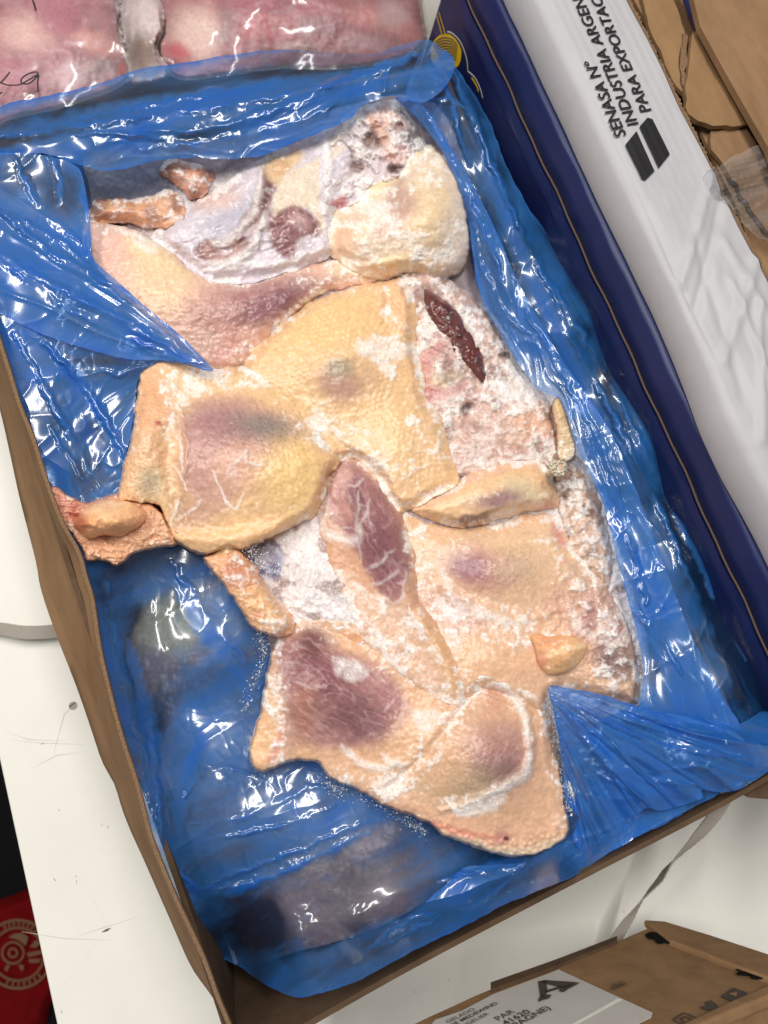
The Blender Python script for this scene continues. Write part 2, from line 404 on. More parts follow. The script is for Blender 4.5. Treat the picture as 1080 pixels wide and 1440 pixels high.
def fibre(p, m, ang, a=.16):
    """muscle grain: fine drawn streaks and pale fat threads under the glaze"""
    r = math.radians(ang); s_ = p.u * math.cos(r) + p.v * math.sin(r); t_ = -p.u * math.sin(r) + p.v * math.cos(r)
    f_ = fbm(s_ / 34, t_ / 3.6, 3, p.seed + 50); p.col *= (1 + a * 2 * f_ * m)[:, None]
    th = (1 - sst(.02, .09, np.abs(fbm(s_ / 60, t_ / 16, 2, p.seed + 51)))) * m; p.mix(th, (206, 172, 158), .30)
SK_Y = (232, 196, 134); SK_P = (226, 186, 138); SK_O = (222, 168, 112); PINK = (214, 168, 140); PURP = (158, 112, 112); PURD = (122, 82, 88); GREY = (140, 128, 112)

# the frozen bed under everything: flesh, ice and rime in the gaps, dark meat under the film
def bed(p):
    U, V = p.U, p.V
    p.col[:] = lin(140, 128, 130)
    p.mix(sst(-.2, .5, fbm(U / 70, V / 70, 3, 11)), (178, 164, 156)); p.mix(sst(.05, .5, fbm(U / 50, V / 50, 3, 12)), (128, 110, 114))
    p.mix(p.blob(470, 1240, 120, 60, -25, .5), (176, 160, 146), .8); p.mix(p.blob(560, 1200, 80, 40, -25, .5), (170, 152, 140), .7)
    p.mix(p.blob(400, 1290, 70, 50, 0, .5), (140, 120, 122), .8); p.mix(p.blob(560, 1300, 60, 40, -30, .5), (150, 128, 126), .8)
    p.mix(p.blob(235, 880, 45, 50, 0, .5), (160, 168, 130), .9); p.mix(p.blob(210, 960, 40, 50, 0, .4), (110, 110, 122), .8); p.mix(p.blob(330, 860, 14, 60, -25, .4), (180, 174, 140), .8)
    p.mix(p.blob(120, 610, 60, 70, 20, .5), (104, 100, 116), .9); p.mix(p.blob(100, 260, 50, 40, 0, .5), (70, 66, 80), .9)
    p.mix(p.poly([(60, 340), (160, 400), (280, 520), (200, 540), (60, 470)], 12), (170, 146, 128), .7)
    p.mix(p.blob(200, 260, 90, 40, 0, .4), (96, 104, 120), .9)
    p.dust(.30); p.frost *= .5 * p.poly([(130, 300), (330, 215), (560, 140), (660, 300), (700, 440), (800, 560), (860, 680), (900, 860), (905, 1000), (780, 1000), (560, 960), (400, 930), (340, 780), (300, 560), (200, 420)], 14)
    ice = p.poly([(205, 300), (260, 270), (330, 240), (390, 215), (480, 180), (480, 330), (400, 380), (290, 380), (230, 345)], 12)
    p.frost = np.maximum(p.frost, ice * .75)
    ice2 = p.poly([(345, 765), (450, 715), (520, 820), (600, 880), (560, 960), (440, 920), (395, 870)], 8)
    ice3 = p.poly([(600, 430), (720, 470), (800, 580), (860, 680), (900, 860), (905, 1000), (780, 980), (690, 900)], 10)
    k = np.maximum(ice2, ice3)
    p.mix(k, (216, 204, 197)); d = .62 + .5 * p.n
    p.frost = np.maximum(p.frost, k * np.clip(d + .25, 0, 1))
    r = ridged(U / 17, V / 17, 3, 21)
    p.z += k * .0026 * (r - .4) + ice * .0015 * p.n
    p.mix(k * sst(.62, .80, .5 + .9 * fbm(U / 46, V / 30, 3, 22)) * (p.n2 > -.3), (124, 80, 66), .8)
    p.frost *= 1 - .7 * k * sst(.62, .80, .5 + .9 * fbm(U / 46, V / 30, 3, 22))
    p.mix(p.poly([(345, 770), (385, 760), (400, 790), (385, 815), (360, 800)], 4), (40, 84, 150), .75)
    p.frost *= 1 - .55 * p.poly([(345, 770), (385, 760), (400, 790), (385, 815), (360, 800)], 4)
BEDZ = rbf([(0, 300, .100), (120, 260, .112), (60, 500, .098), (120, 620, .096), (200, 850, .088), (300, 820, .104), (340, 920, .100), (345, 1010, .096), (420, 1120, .100), (560, 1175, .100), (240, 1050, .085), (280, 1230, .056), (320, 1262, .068), (420, 1335, .058), (560, 1305, .082), (440, 1255, .098), (540, 1250, .098),
            (600, 1195, .082), (500, 1150, .088), (700, 1220, .084), (800, 1150, .094), (900, 1040, .100), (330, 300, .128), (500, 200, .132), (600, 160, .122), (660, 300, .120), (690, 450, .124), (800, 600, .130), (890, 850, .132), (900, 960, .128),
            (300, 500, .124), (480, 600, .130), (430, 830, .139), (480, 780, .141), (520, 860, .142), (700, 760, .132), (560, 1000, .128), (430, 1000, .114), (700, 1100, .116), (640, 560, .134), (740, 600, .140)])
o = piece("rime_and_ice", None, [(-40, 240), (120, 200), (330, 190), (560, 130), (640, 180), (680, 330), (720, 440), (790, 540), (840, 640), (880, 760), (915, 900), (930, 1000), (900, 1080), (830, 1190), (700, 1280), (540, 1350), (420, 1380),
      (330, 1340), (270, 1240), (220, 1130), (165, 960), (130, 800), (60, 640), (0, 480), (-60, 330)], BEDZ, bed, 20, .04, 1, M_meat, 1.6, 3, crystals=2.6, grain=.0009)
o["kind"] = "stuff"; o["label"] = "white rime and ice crystals filling the gaps between frozen birds"

G_BIRD = "frozen birds packed in the lined carton"
# ---- 1 bird with pale pink skin, upper left, half under the blue film
B1 = thing("frozen_bird", "frozen bird with smooth pale pink thigh, upper left beside the blue film", "poultry", at(300, 430, .12), G_BIRD)
def f(p):
    p.col[:] = lin(228, 190, 158)
    p.mix(p.blob(170, 350, 60, 40, 20, .6), (226, 184, 158)); p.mix(p.blob(225, 390, 40, 60, -30, .6), (232, 200, 150), .9)
    p.mix(p.poly([(170, 325), (215, 335), (255, 372), (275, 395), (235, 385), (190, 355)], 6), (236, 206, 152), .8)
    p.mix(p.blob(360, 425, 100, 34, -12, .6), (176, 128, 118), .95); p.mix(p.blob(385, 425, 52, 20, -25, .7), (134, 90, 94), .9); p.mix(p.blob(300, 445, 30, 20, 0, .7), (190, 146, 128), .8)
    p.mix(p.blob(320, 490, 40, 24, -20, .6), (200, 150, 132), .8); p.mix(p.blob(520, 375, 50, 14, -5, .6), (232, 208, 150), .9)
    p.mix(p.blob(290, 480, 22, 16, 0, .5), (206, 172, 150), .8); fibre(p, p.blob(360, 425, 100, 34, -12, .6), -10, .12)
    p.dust(.10 + .34 * p.stroke([(130, 318), (180, 325), (240, 352)], 14, 10) + .55 * p.stroke([(430, 440), (380, 480), (320, 515)], 16, 12) + .40 * p.blob(480, 385, 70, 18, -10, .5))
    p.frost = np.maximum(p.frost, .8 * p.stroke([(150, 315), (195, 330), (215, 348), (190, 342)], 9, 4))
    f1, f2, i = worley(U_(p) / 8, p.V / 8, 3); sp = (1 - sst(.10, .32, f1)) * (i > .5)
    p.col *= (1 + .10 * sp)[:, None]; p.z += .0004 * sp + .0009 * p.n
U_ = lambda p: p.U
piece("thigh", B1, [(118, 312), (150, 314), (200, 328), (240, 350), (275, 383), (330, 395), (400, 378), (460, 365), (520, 352), (575, 358), (590, 382), (530, 396), (450, 416), (395, 462), (360, 510), (300, 530), (250, 500), (200, 450), (150, 400), (118, 350)],
      dome((230, 410, 110, 80, 30, .012), (370, 425, 90, 40, -10, .008), z0=.136), f, 20, .118, 101, mat=M_skin)
# ---- 2 bird at the top under glassy ice, legs, breast and opened cavity
B2 = thing("frozen_bird", "iced frozen bird at the top with two stubby leg ends and opened bony cavity", "poultry", at(450, 260, .12), G_BIRD)
def f(p):
    p.col[:] = lin(212, 206, 204)
    p.mix(p.blob(330, 310, 60, 26, -35, .6), (186, 186, 190)); p.mix(p.blob(300, 275, 34, 22, 0, .6), (222, 190, 168), .8)
    p.mix(p.poly([(345, 300), (362, 270), (372, 225), (388, 240), (380, 290), (365, 320), (350, 345), (340, 365), (300, 370), (276, 358), (282, 340), (318, 335)], 5), (128, 80, 74), .95)
    p.mix(p.poly([(285, 345), (320, 338), (345, 340), (330, 362), (295, 368)], 4), (176, 138, 122), .7)
    p.mix(p.blob(312, 348, 16, 8, 20, .5), (206, 194, 190), .8); p.mix(p.blob(352, 330, 10, 12, 20, .5), (206, 194, 190), .7)
    p.mix(p.stroke([(382, 235), (372, 290), (362, 350)], 3, 2), (92, 62, 58), .9)
    p.mix(p.poly([(378, 300), (410, 288), (440, 300), (450, 325), (420, 340), (412, 362), (395, 360), (380, 335)], 5), (136, 86, 84), .95)
    p.mix(p.blob(420, 312, 16, 10, 40, .6), (196, 164, 154), .8)
    p.mix(p.poly([(385, 272), (410, 240), (440, 228), (476, 205), (482, 212), (450, 240), (456, 290), (452, 330), (440, 296), (405, 290), (385, 300)], 5), (230, 216, 180), .9)
    p.mix(p.poly([(372, 222), (400, 212), (428, 218), (408, 240), (392, 262), (376, 250)], 5), (224, 194, 140), .9)
    p.mix(p.blob(395, 235, 9, 16, 40, .5), (204, 160, 106), .7)
    p.mix(p.stroke([(450, 180), (455, 230), (452, 300)], 5, 3), (214, 212, 212), .9)
    p.dust(.24); p.frost *= .7
    for q_, a_ in (((320, 350, 40, 22, 0, .5), -30), ((415, 320, 40, 40, 0, .5), 70), ((365, 280, 14, 40, 20, .5), 75)): fibre(p, p.blob(*q_), a_, .22)
    for s_ in ([(290, 368), (330, 366), (350, 345)], [(372, 300), (360, 335), (340, 368)], [(285, 385), (340, 372), (400, 372), (470, 345)], [(455, 185), (462, 240), (458, 300)], [(300, 345), (330, 330), (360, 290), (368, 240)]):
        p.frost = np.maximum(p.frost, .85 * p.stroke(s_, 6, 4)); p.z += .0022 * p.stroke(s_, 7, 6)
    p.z += .0022 * ridged(p.U / 40 + p.V / 60, p.V / 26, 2, 31) - .001
piece("iced_breast", B2, [(212, 335), (250, 300), (300, 268), (350, 232), (400, 208), (450, 185), (490, 165), (520, 172), (500, 230), (480, 300), (476, 350), (440, 372), (400, 384), (340, 400), (282, 392), (245, 358)],
      dome((400, 300, 70, 60, 0, .009), (300, 330, 60, 40, 0, .004), z0=.139), f, 18, .122, 111, M_ice, crystals=.3, grain=.0005)
def f(p):
    p.col[:] = lin(206, 196, 192)
    p.dust(.62)
    p.z += .004 * (ridged(p.U / 26, p.V / 26, 2, 41) - .4) + .002 * p.n
    for c in ((532, 192, 17, 17), (478, 225, 20, 22), (516, 200, 8, 12), (562, 180, 8, 6), (556, 238, 10, 6), (505, 235, 14, 8)):
        m = p.blob(*c, 0, .5); p.mix(m, (98, 56, 50), .95); p.frost *= 1 - .85 * m; p.z -= .005 * m
    p.mix(p.blob(540, 165, 26, 18, 20, .5), (220, 184, 158), .8); p.mix(p.blob(555, 215, 20, 14, 0, .5), (214, 160, 146), .7); p.mix(p.blob(476, 285, 12, 9, -10, .6), (176, 76, 78), .95)
    p.frost *= 1 - .8 * p.blob(476, 285, 14, 10, 0, .5)
    p.mix(p.stroke([(520, 165), (545, 200), (552, 225)], 7, 4), (226, 180, 150), .8); p.mix(p.stroke([(455, 240), (470, 200), (490, 175)], 6, 4), (236, 220, 180), .8)
    p.mix(p.blob(582, 196, 12, 20, -30, .5), (60, 60, 66), .8)
piece("cavity", B2, [(452, 305), (455, 240), (462, 195), (490, 160), (520, 145), (560, 140), (578, 165), (602, 205), (595, 235), (560, 262), (500, 300), (475, 312)], dome((540, 190, 40, 40, 0, .008), z0=.139), f, 14, .12, 112, M_meat, crystals=1.5, grain=.0006)
def f(p):
    p.col[:] = lin(232, 212, 172)
    p.mix(p.blob(600, 300, 50, 60, 0, .7), (232, 206, 150), .8); p.mix(p.blob(562, 285, 26, 26, 20, .7), (190, 152, 132), .85); p.mix(p.blob(545, 325, 18, 12, 0, .6), (206, 160, 138), .8)
    p.mix(p.blob(480, 330, 26, 26, 0, .5), (236, 190, 140), .9); p.mix(p.blob(525, 268, 26, 14, -40, .5), (240, 214, 150), .9)
    p.mix(p.blob(620, 370, 50, 16, -10, .5), (214, 180, 126), .8); p.mix(p.blob(560, 368, 40, 10, -8, .5), (232, 204, 140), .9)
    p.mix(p.blob(640, 330, 18, 50, 0, .6), (236, 222, 190), .8)
    follicles(p, p.blob(600, 310, 60, 70, 0, .4), 8, 15, .0004, .06)
    p.z += .0015 * p.stroke([(500, 375), (560, 368), (590, 352)], 6, 5)
    p.dust(.38 + .35 * p.blob(590, 345, 60, 26, 20, .6) + .35 * p.blob(520, 310, 40, 40, 0, .5) + .3 * p.blob(600, 240, 40, 30, 0, .5) - .18 * p.blob(600, 300, 40, 36, 0, .4))
    p.frost *= .85
piece("breast", B2, [(458, 330), (470, 300), (500, 285), (525, 260), (560, 248), (585, 215), (612, 205), (640, 248), (655, 295), (662, 350), (648, 385), (610, 396), (570, 385), (530, 392), (480, 372), (460, 352)],
      dome((600, 300, 60, 70, 0, .024), (510, 330, 40, 40, 0, .010), z0=.140), f, 22, .118, 113, M_skin)
def leg_end(parent, pts, w, z, seed, c1, c2):
    poly = pts
    def f(p):
        p.col[:] = lin(*c1); L = np.array(pts); 
        p.mix(sst(-.1, .35, p.n), c2, .9); pores(p, np.ones(p.U.shape), 5, .25, seed)
        p.mix(p.blob(L[0][0], L[0][1], 18, 18, 0, .5), (112, 66, 48), .8)
        fibre(p, np.ones(p.U.shape), 5, .2); p.mix(sst(.0, .4, fbm(p.U / 26, p.V / 26, 2, seed)), (134, 78, 62), .7); p.dust(.46)
    return piece("leg_end", parent, poly, z, f, w, .104, seed, M_skin, 1.2)
leg_end(B2, [(128, 292), (118, 300), (120, 312), (138, 318), (165, 312), (205, 320), (240, 318), (262, 300), (250, 272), (232, 268), (200, 278), (165, 278), (135, 280)], 16, lambda U, V: .134 + .0 * U, 121, (222, 164, 108), (196, 132, 96))
leg_end(B2, [(222, 236), (235, 224), (262, 226), (292, 236), (302, 248), (292, 272), (268, 282), (258, 268), (240, 256), (226, 248)], 15, lambda U, V: .136 + .0 * U, 122, (214, 150, 112), (150, 92, 80))
# ---- 3 bird to the right with dark liver showing and a scaly foot
B3 = thing("frozen_bird", "rime covered frozen bird showing a dark red liver, with a yellow scaly foot", "poultry", at(690, 560, .12), G_BIRD)
def f(p):
    p.col[:] = lin(202, 168, 146)
    p.mix(sst(-.05, .45, fbm(p.U / 40, p.V / 40, 3, 61)), (182, 140, 126)); p.mix(p.blob(745, 600, 30, 30, 0, .6), (224, 172, 128), .8); p.mix(p.blob(665, 610, 50, 30, 0, .6), (204, 166, 140), .8)
    p.z += .0040 * fbm(p.U / 60, p.V / 60, 3, 62) + .0012 * p.n
    dk = p.poly([(592, 400), (612, 412), (640, 430), (655, 455), (672, 490), (680, 520), (676, 540), (652, 500), (640, 470), (612, 440), (596, 420)], 4)
    p.mix(dk, (104, 46, 42), .95); 
    pk = p.poly([(588, 500), (600, 490), (625, 478), (628, 495), (608, 505), (606, 530), (625, 545), (655, 538), (650, 550), (610, 566), (592, 562), (586, 530)], 4)
    p.mix(pk, (196, 124, 110), .95); p.mix(p.blob(632, 530, 24, 12, -15, .5), (226, 200, 140), .95)
    bk = p.blob(655, 575, 10, 6, -40, .5) + p.blob(710, 500, 8, 5, 20, .5) + p.blob(625, 690, 40, 8, -30, .5)
    p.mix(bk, (70, 44, 40), .9); p.z -= .005 * np.clip(bk, 0, 1)
    p.mix(sst(.12, .40, fbm(p.U / 36, p.V / 36, 3, 66)), (128, 92, 82), .75); p.dust(.66 + .2 * p.blob(740, 540, 40, 50, 0, .6) + .15 * p.blob(660, 440, 20, 60, -40, .4)); p.frost *= (1 - .8 * dk) * (1 - .75 * pk) * (1 - .8 * p.blob(632, 530, 22, 11, -15, .5)) * (1 - .7 * np.clip(bk, 0, 1)) * (1 - .45 * p.blob(680, 620, 60, 30, -10, .6))
    p.z += .003 * p.blob(632, 530, 24, 12, -15, .7)
piece("rimed_back", B3, [(560, 392), (590, 380), (625, 388), (660, 415), (690, 445), (712, 480), (735, 520), (765, 555), (785, 590), (800, 640), (790, 665), (730, 668), (670, 690), (640, 705), (600, 700), (590, 620), (575, 540), (570, 450)],
      dome((640, 480, 40, 60, 0, .006), (720, 600, 60, 50, 0, .005), z0=.143), f, 16, .12, 131, M_meat, crystals=1.6, grain=.0007)
def f(p):
    p.col[:] = lin(98, 36, 32); p.mix(sst(0, .4, p.n), (66, 22, 22)); p.dust(.22); p.z += .0012 * p.n
piece("liver", B3, [(596, 406), (614, 414), (640, 436), (653, 458), (650, 478), (634, 474), (616, 462), (600, 436)], .1535, f, 8, .138, 132, M_ice, 1.0, 2.5, crystals=.3, ef=0)
piece("liver", B3, [(642, 460), (656, 463), (672, 488), (683, 520), (679, 538), (664, 522), (645, 500), (633, 482)], .1515, f, 8, .136, 133, M_ice, 1.0, 2.5, crystals=.3, ef=0)
def f(p):
    p.col[:] = lin(222, 190, 124); s_ = (p.v + .3 * p.u + 2.5 * fbm(p.U / 9, p.V / 9, 2, 9)) / 5.2; b = np.abs((s_ % 1) - .5) * 2
    p.z += .0005 * (1 - b ** 2) + .0010 * p.n; p.col *= (.82 + .2 * (1 - b) + .22 * p.n)[:, None]; p.mix(p.blob(800, 640, 14, 22, 0, .6), (230, 210, 160), .6); p.mix(p.blob(782, 600, 6, 40, -8, .6), (176, 140, 104), .6); p.dust(.42)
piece("scaly_shank", B3, [(774, 570), (786, 556), (797, 578), (804, 604), (811, 630), (806, 646), (790, 652), (782, 640), (781, 610)], .1555, f, 16, .125, 134, M_skin, 1.0, 1, crystals=0, fuse=False, ef=0)
def f(p):
    p.col[:] = lin(226, 218, 178); f1, f2, i = worley(p.U / 6.2, p.V / 6.2, 8); e = sst(.05, .28, f2 - f1)
    p.z -= .0022 * e; p.col *= (1.05 - .45 * e)[:, None]
piece("foot_pad", B3, [(771, 652), (782, 645), (796, 648), (800, 660), (795, 671), (780, 672), (771, 663)], .164, f, 7, .13, 135, M_skin, .8, .5, crystals=0, fuse=False, ef=0)
def f(p):
    p.col[:] = lin(206, 172, 138); p.mix(sst(-.1, .4, p.n), (176, 140, 120)); p.mix(p.blob(795, 690, 14, 16, 0, .5), (62, 34, 30), .9); p.mix(p.blob(815, 690, 16, 40, -10, .5), (208, 168, 122), .8)
    p.z += .004 * (ridged(p.U / 20, p.V / 20, 2, 63) - .4)
    p.mix(sst(.12, .40, fbm(p.U / 30, p.V / 30, 3, 67)), (104, 78, 68), .8); p.dust(.62)
piece("rimed_leg", B3, [(786, 655), (806, 640), (828, 660), (842, 700), (856, 750), (862, 800), (850, 830), (815, 800), (795, 750), (782, 700)], .140, f, 18, .115, 136, M_meat, crystals=1.2, grain=.0006)
# ---- 4 bird at the right with a folded wing and a round orange joint
B4 = thing("frozen_bird", "frozen bird at the right with folded wing and round orange joint", "poultry", at(730, 820, .12), G_BIRD)
def f(p):
    p.col[:] = lin(224, 184, 140)
    p.mix(p.blob(620, 770, 50, 40, 20, .7), (226, 186, 138)); p.mix(p.blob(700, 775, 90, 60, 0, .7), (226, 192, 142), .9)
    p.mix(p.blob(675, 800, 50, 28, 15, .6), (190, 140, 126), .95); p.mix(p.blob(660, 798, 26, 16, 10, .6), (152, 106, 110), .85); p.mix(p.blob(720, 800, 30, 24, 0, .6), (204, 174, 138), .8)
    p.mix(p.blob(640, 860, 50, 26, 30, .6), (206, 158, 132), .8); p.mix(p.blob(850, 870, 50, 60, -20, .6), (196, 156, 136), .8); p.mix(p.blob(830, 870, 12, 26, 10, .4), (176, 126, 112), .8); p.mix(p.blob(870, 880, 16, 12, 20, .4), (180, 132, 120), .8)
    p.mix(p.blob(790, 850, 26, 22, 20, .5), (214, 170, 136), .8); p.mix(p.stroke([(778, 735), (790, 760), (792, 790)], 6, 5), (232, 150, 128), .8); p.mix(p.blob(792, 778, 24, 8, 10, .5), (238, 196, 140), .9)
    p.mix(p.blob(690, 930, 60, 40, 0, .6), (226, 182, 132), .8); p.mix(p.blob(865, 930, 30, 26, 40, .5), (120, 92, 86), .85)
    pores(p, p.blob(710, 800, 46, 36, 0, .4), 7, .25)
    p.z += .003 * p.n * p.blob(850, 880, 70, 80, 0, .6) + .0025 * p.stroke([(620, 820), (660, 850), (720, 870), (780, 860)], 10, 10)
    p.dust(.22 + .42 * p.blob(700, 880, 80, 26, 15, .6) + .30 * p.blob(850, 800, 60, 80, -30, .6) + .34 * p.stroke([(590, 750), (600, 830), (650, 950)], 24, 20) + .25 * p.blob(870, 930, 50, 60, 0, .6) + .25 * p.blob(640, 775, 30, 20, 0, .6) - .25 * p.blob(710, 800, 50, 30, 0, .5))
    for s_ in ([(622, 800), (640, 845), (690, 868), (740, 880)], [(800, 850), (815, 880), (840, 895), (850, 860)], [(840, 900), (870, 905), (885, 880), (870, 860)]):
        p.frost = np.maximum(p.frost, .75 * p.stroke(s_, 6, 5))
piece("breast", B4, [(566, 720), (600, 735), (650, 742), (700, 735), (745, 722), (788, 728), (800, 765), (825, 795), (862, 840), (888, 890), (898, 940), (896, 990), (850, 985), (800, 972), (776, 985), (772, 1020), (720, 990), (680, 975), (650, 1000), (625, 960), (600, 890), (575, 840), (562, 780)],
      dome((700, 800, 80, 50, 10, .012), (690, 930, 80, 60, 0, .008), (850, 880, 50, 60, 0, .003), z0=.141), f, 20, .118, 141, M_skin, crystals=.7)
def f(p):
    p.col[:] = lin(228, 188, 132)
    p.mix(p.blob(650, 700, 60, 30, -20, .7), (232, 194, 136)); p.mix(p.blob(735, 690, 32, 16, 20, .6), (212, 196, 148), .8); p.mix(p.blob(700, 703, 34, 12, -8, .7), (150, 116, 116), .85); p.mix(p.blob(665, 730, 34, 8, -12, .5), (112, 86, 84), .8)
    p.mix(p.stroke([(690, 725), (740, 715), (765, 705)], 6, 4), (240, 218, 178), .9); p.mix(p.blob(772, 720, 10, 18, 0, .6), (228, 150, 128), .6); p.mix(p.stroke([(600, 712), (650, 680), (720, 654), (760, 652)], 5, 5), (236, 178, 140), .6)
    follicles(p, p.blob(640, 700, 60, 30, -20, .5), 7, -15, .0004, .06)
    p.dust(.22 + .3 * p.blob(690, 735, 70, 10, -10, .6)); p.frost *= .8
piece("wing", B4, [(578, 718), (600, 700), (630, 684), (665, 664), (712, 651), (752, 647), (772, 660), (780, 685), (786, 712), (770, 716), (735, 722), (700, 732), (662, 742), (628, 740), (600, 730)],
      dome((690, 695, 80, 34, -15, .007), z0=.151), f, 16, .130, 142, M_skin, crystals=.3)
def f(p):
    p.col[:] = lin(240, 190, 122); p.mix(p.blob(770, 900, 26, 18, 20, .7), (232, 160, 100), .8); p.mix(p.stroke([(752, 925), (785, 915), (822, 905)], 3, 3), (246, 214, 150), .8); p.mix(p.blob(812, 940, 14, 10, 0, .5), (240, 206, 150), .7); p.mix(p.blob(757, 930, 14, 12, 0, .6), (206, 132, 96), .7); p.z += .0022 * fbm(p.U / 24, p.V / 24, 3, 19) - .0012 * p.stroke([(752, 925), (785, 915), (822, 905)], 3, 4); p.dust(.30)
piece("knuckle", B4, [(744, 893), (762, 889), (772, 893), (792, 891), (812, 896), (828, 909), (821, 926), (806, 942), (786, 951), (768, 949), (756, 936), (751, 917)], dome((790, 916, 30, 22, 0, .005), z0=.1545), f, 26, .136, 143, M_skin, 1.1, 1, crystals=.1, rim=.012, ef=0, fuse=False)
# ---- 5 long purple leg and bird at the bottom
B5 = thing("frozen_bird", "frozen bird lowest in the carton, wide purple thigh and pointed tail end", "poultry", at(600, 1040, .12), G_BIRD)
def f(p):
    p.col[:] = lin(224, 180, 132)
    p.mix(p.poly([(385, 905), (430, 890), (470, 910), (520, 930), (560, 965), (575, 1000), (550, 1030), (500, 1050), (440, 1050), (405, 1010)], 14), (176, 128, 118), .95)
    p.mix(p.blob(450, 950, 50, 36, 30, .7), (134, 84, 86), .95); p.mix(p.blob(505, 1010, 46, 34, 20, .7), (134, 92, 92), .9); p.mix(p.blob(440, 905, 22, 24, 0, .6), (112, 66, 66), .9); p.mix(p.blob(540, 975, 30, 18, 30, .6), (178, 126, 120), .8)
    p.mix(p.blob(420, 1010, 20, 50, 20, .5), (168, 116, 90), .7); p.mix(p.stroke([(380, 1070), (392, 1040), (400, 1010)], 6, 4), (206, 110, 88), .8)
    p.mix(p.blob(370, 1040, 18, 46, 18, .6), (230, 186, 128), .95)
    p.mix(p.blob(690, 1060, 60, 66, 0, .7), (202, 164, 132), .9); p.mix(p.blob(700, 1065, 44, 40, -40, .7), (172, 126, 112), .9); p.mix(p.blob(690, 1090, 40, 20, -20, .7), (122, 92, 92), .85); p.mix(p.blob(640, 1110, 60, 30, -10, .7), (186, 162, 122), .8)
    p.mix(p.blob(695, 980, 16, 26, 10, .5), (206, 156, 120), .8); p.mix(p.blob(600, 1060, 50, 50, 0, .7), (226, 184, 134), .7)
    p.mix(p.stroke([(560, 1145), (640, 1170), (720, 1195), (780, 1180)], 30, 18, False), (226, 180, 136), .8); p.mix(p.stroke([(620, 1172), (690, 1196), (740, 1200), (790, 1180)], 8, 5), (236, 212, 164), .9)
    p.mix(p.stroke([(590, 1155), (640, 1168), (700, 1180)], 4, 4), (214, 130, 102), .7); p.mix(p.blob(706, 1178, 12, 8, 0, .5), (196, 130, 110), .8); p.mix(p.blob(711, 1180, 4, 3, 0, .4), (70, 30, 30), .9)
    p.mix(p.blob(610, 930, 50, 40, 30, .6), (206, 150, 92), .7); p.mix(p.blob(500, 890, 20, 12, 0, .5), (224, 160, 100), .9); p.mix(p.blob(510, 1125, 60, 14, 25, .6), (184, 140, 110), .8)
    fibre(p, p.poly([(385, 905), (430, 890), (520, 930), (565, 970), (550, 1030), (440, 1050), (405, 1010)], 14), 35); fibre(p, p.blob(700, 1065, 44, 46, -40, .5), -50, .10)
    follicles(p, p.blob(600, 1050, 60, 60, 0, .5) + p.blob(700, 1170, 90, 26, 10, .4), 8, 40, .0005, .08)
    pores(p, p.blob(690, 1080, 60, 50, 0, .4), 7, .22)
    f1, f2, i = worley(p.U / 8.5, p.V / 8.5, 33); tb = p.stroke([(600, 1165), (690, 1192), (760, 1190), (795, 1165)], 14, 8, False); p.z += .0011 * tb * (1 - sst(.1, .6, f1))
    cr = p.stroke([(545, 1110), (600, 1060), (640, 1010), (660, 980)], 6, 6); p.z -= .004 * cr
    p.z += .002 * p.stroke([(660, 970), (730, 990), (745, 1030), (740, 1080), (700, 1110), (620, 1140)], 6, 5)
    p.dust(.14 + .46 * p.stroke([(545, 1110), (600, 1060), (650, 985), (700, 960)], 20, 16) + .45 * p.blob(575, 920, 60, 40, 30, .6) + .5 * p.stroke([(390, 900), (385, 960), (400, 1050), (390, 1075)], 18, 14) + .45 * p.stroke([(455, 1080), (520, 1105), (590, 1110)], 24, 18)
           + .42 * p.stroke([(770, 990), (785, 1060), (795, 1150)], 16, 14, False) + .30 * p.stroke([(690, 960), (730, 990), (745, 1030), (740, 1080)], 10, 8) + .35 * p.blob(660, 1125, 60, 12, -20, .6) + .25 * p.blob(470, 880, 50, 24, 0, .6) - .15 * p.blob(700, 1050, 36, 40, 0, .5) - .12 * p.blob(470, 970, 50, 40, 0, .5))
    for s_ in ([(690, 962), (715, 970), (735, 1000), (745, 1050)], [(745, 1050), (742, 1085), (715, 1105), (680, 1120)], [(640, 1140), (670, 1128), (700, 1118)], [(480, 1050), (510, 1075), (545, 1080), (560, 1070)], [(540, 1060), (552, 1075), (575, 1075)], [(470, 925), (490, 935), (510, 945)]):
        p.frost = np.maximum(p.frost, .85 * p.stroke(s_, 6, 4)); p.z += .0008 * p.stroke(s_, 6, 5)
    p.frost = np.maximum(p.frost, .9 * p.poly([(640, 1138), (690, 1118), (712, 1116), (700, 1136), (660, 1150)], 4))
    p.frost = np.maximum(p.frost, .8 * p.poly([(578, 1005), (605, 995), (618, 1010), (600, 1030)], 4)); p.frost = np.maximum(p.frost, .85 * p.poly([(468, 930), (490, 925), (520, 945), (500, 958), (480, 950)], 5))
piece("breast", B5, [(385, 905), (410, 880), (450, 872), (500, 872), (545, 850), (580, 872), (615, 925), (640, 975), (675, 950), (712, 958), (765, 985), (782, 1020), (790, 1090), (797, 1140), (800, 1165), (785, 1188), (735, 1206), (685, 1197), (630, 1178), (590, 1152), (545, 1135), (500, 1112), (460, 1092), (445, 1072), (410, 1070), (375, 1086), (354, 1078), (350, 1050), (362, 1010), (372, 960)],
      dome((460, 970, 70, 60, 20, .014), (690, 1070, 70, 80, 0, .016), (600, 1040, 60, 60, 0, .007), (600, 920, 50, 50, 0, .006), (560, 900, 40, 30, 0, .004), z0=.135), f, 20, .108, 151, M_skin)
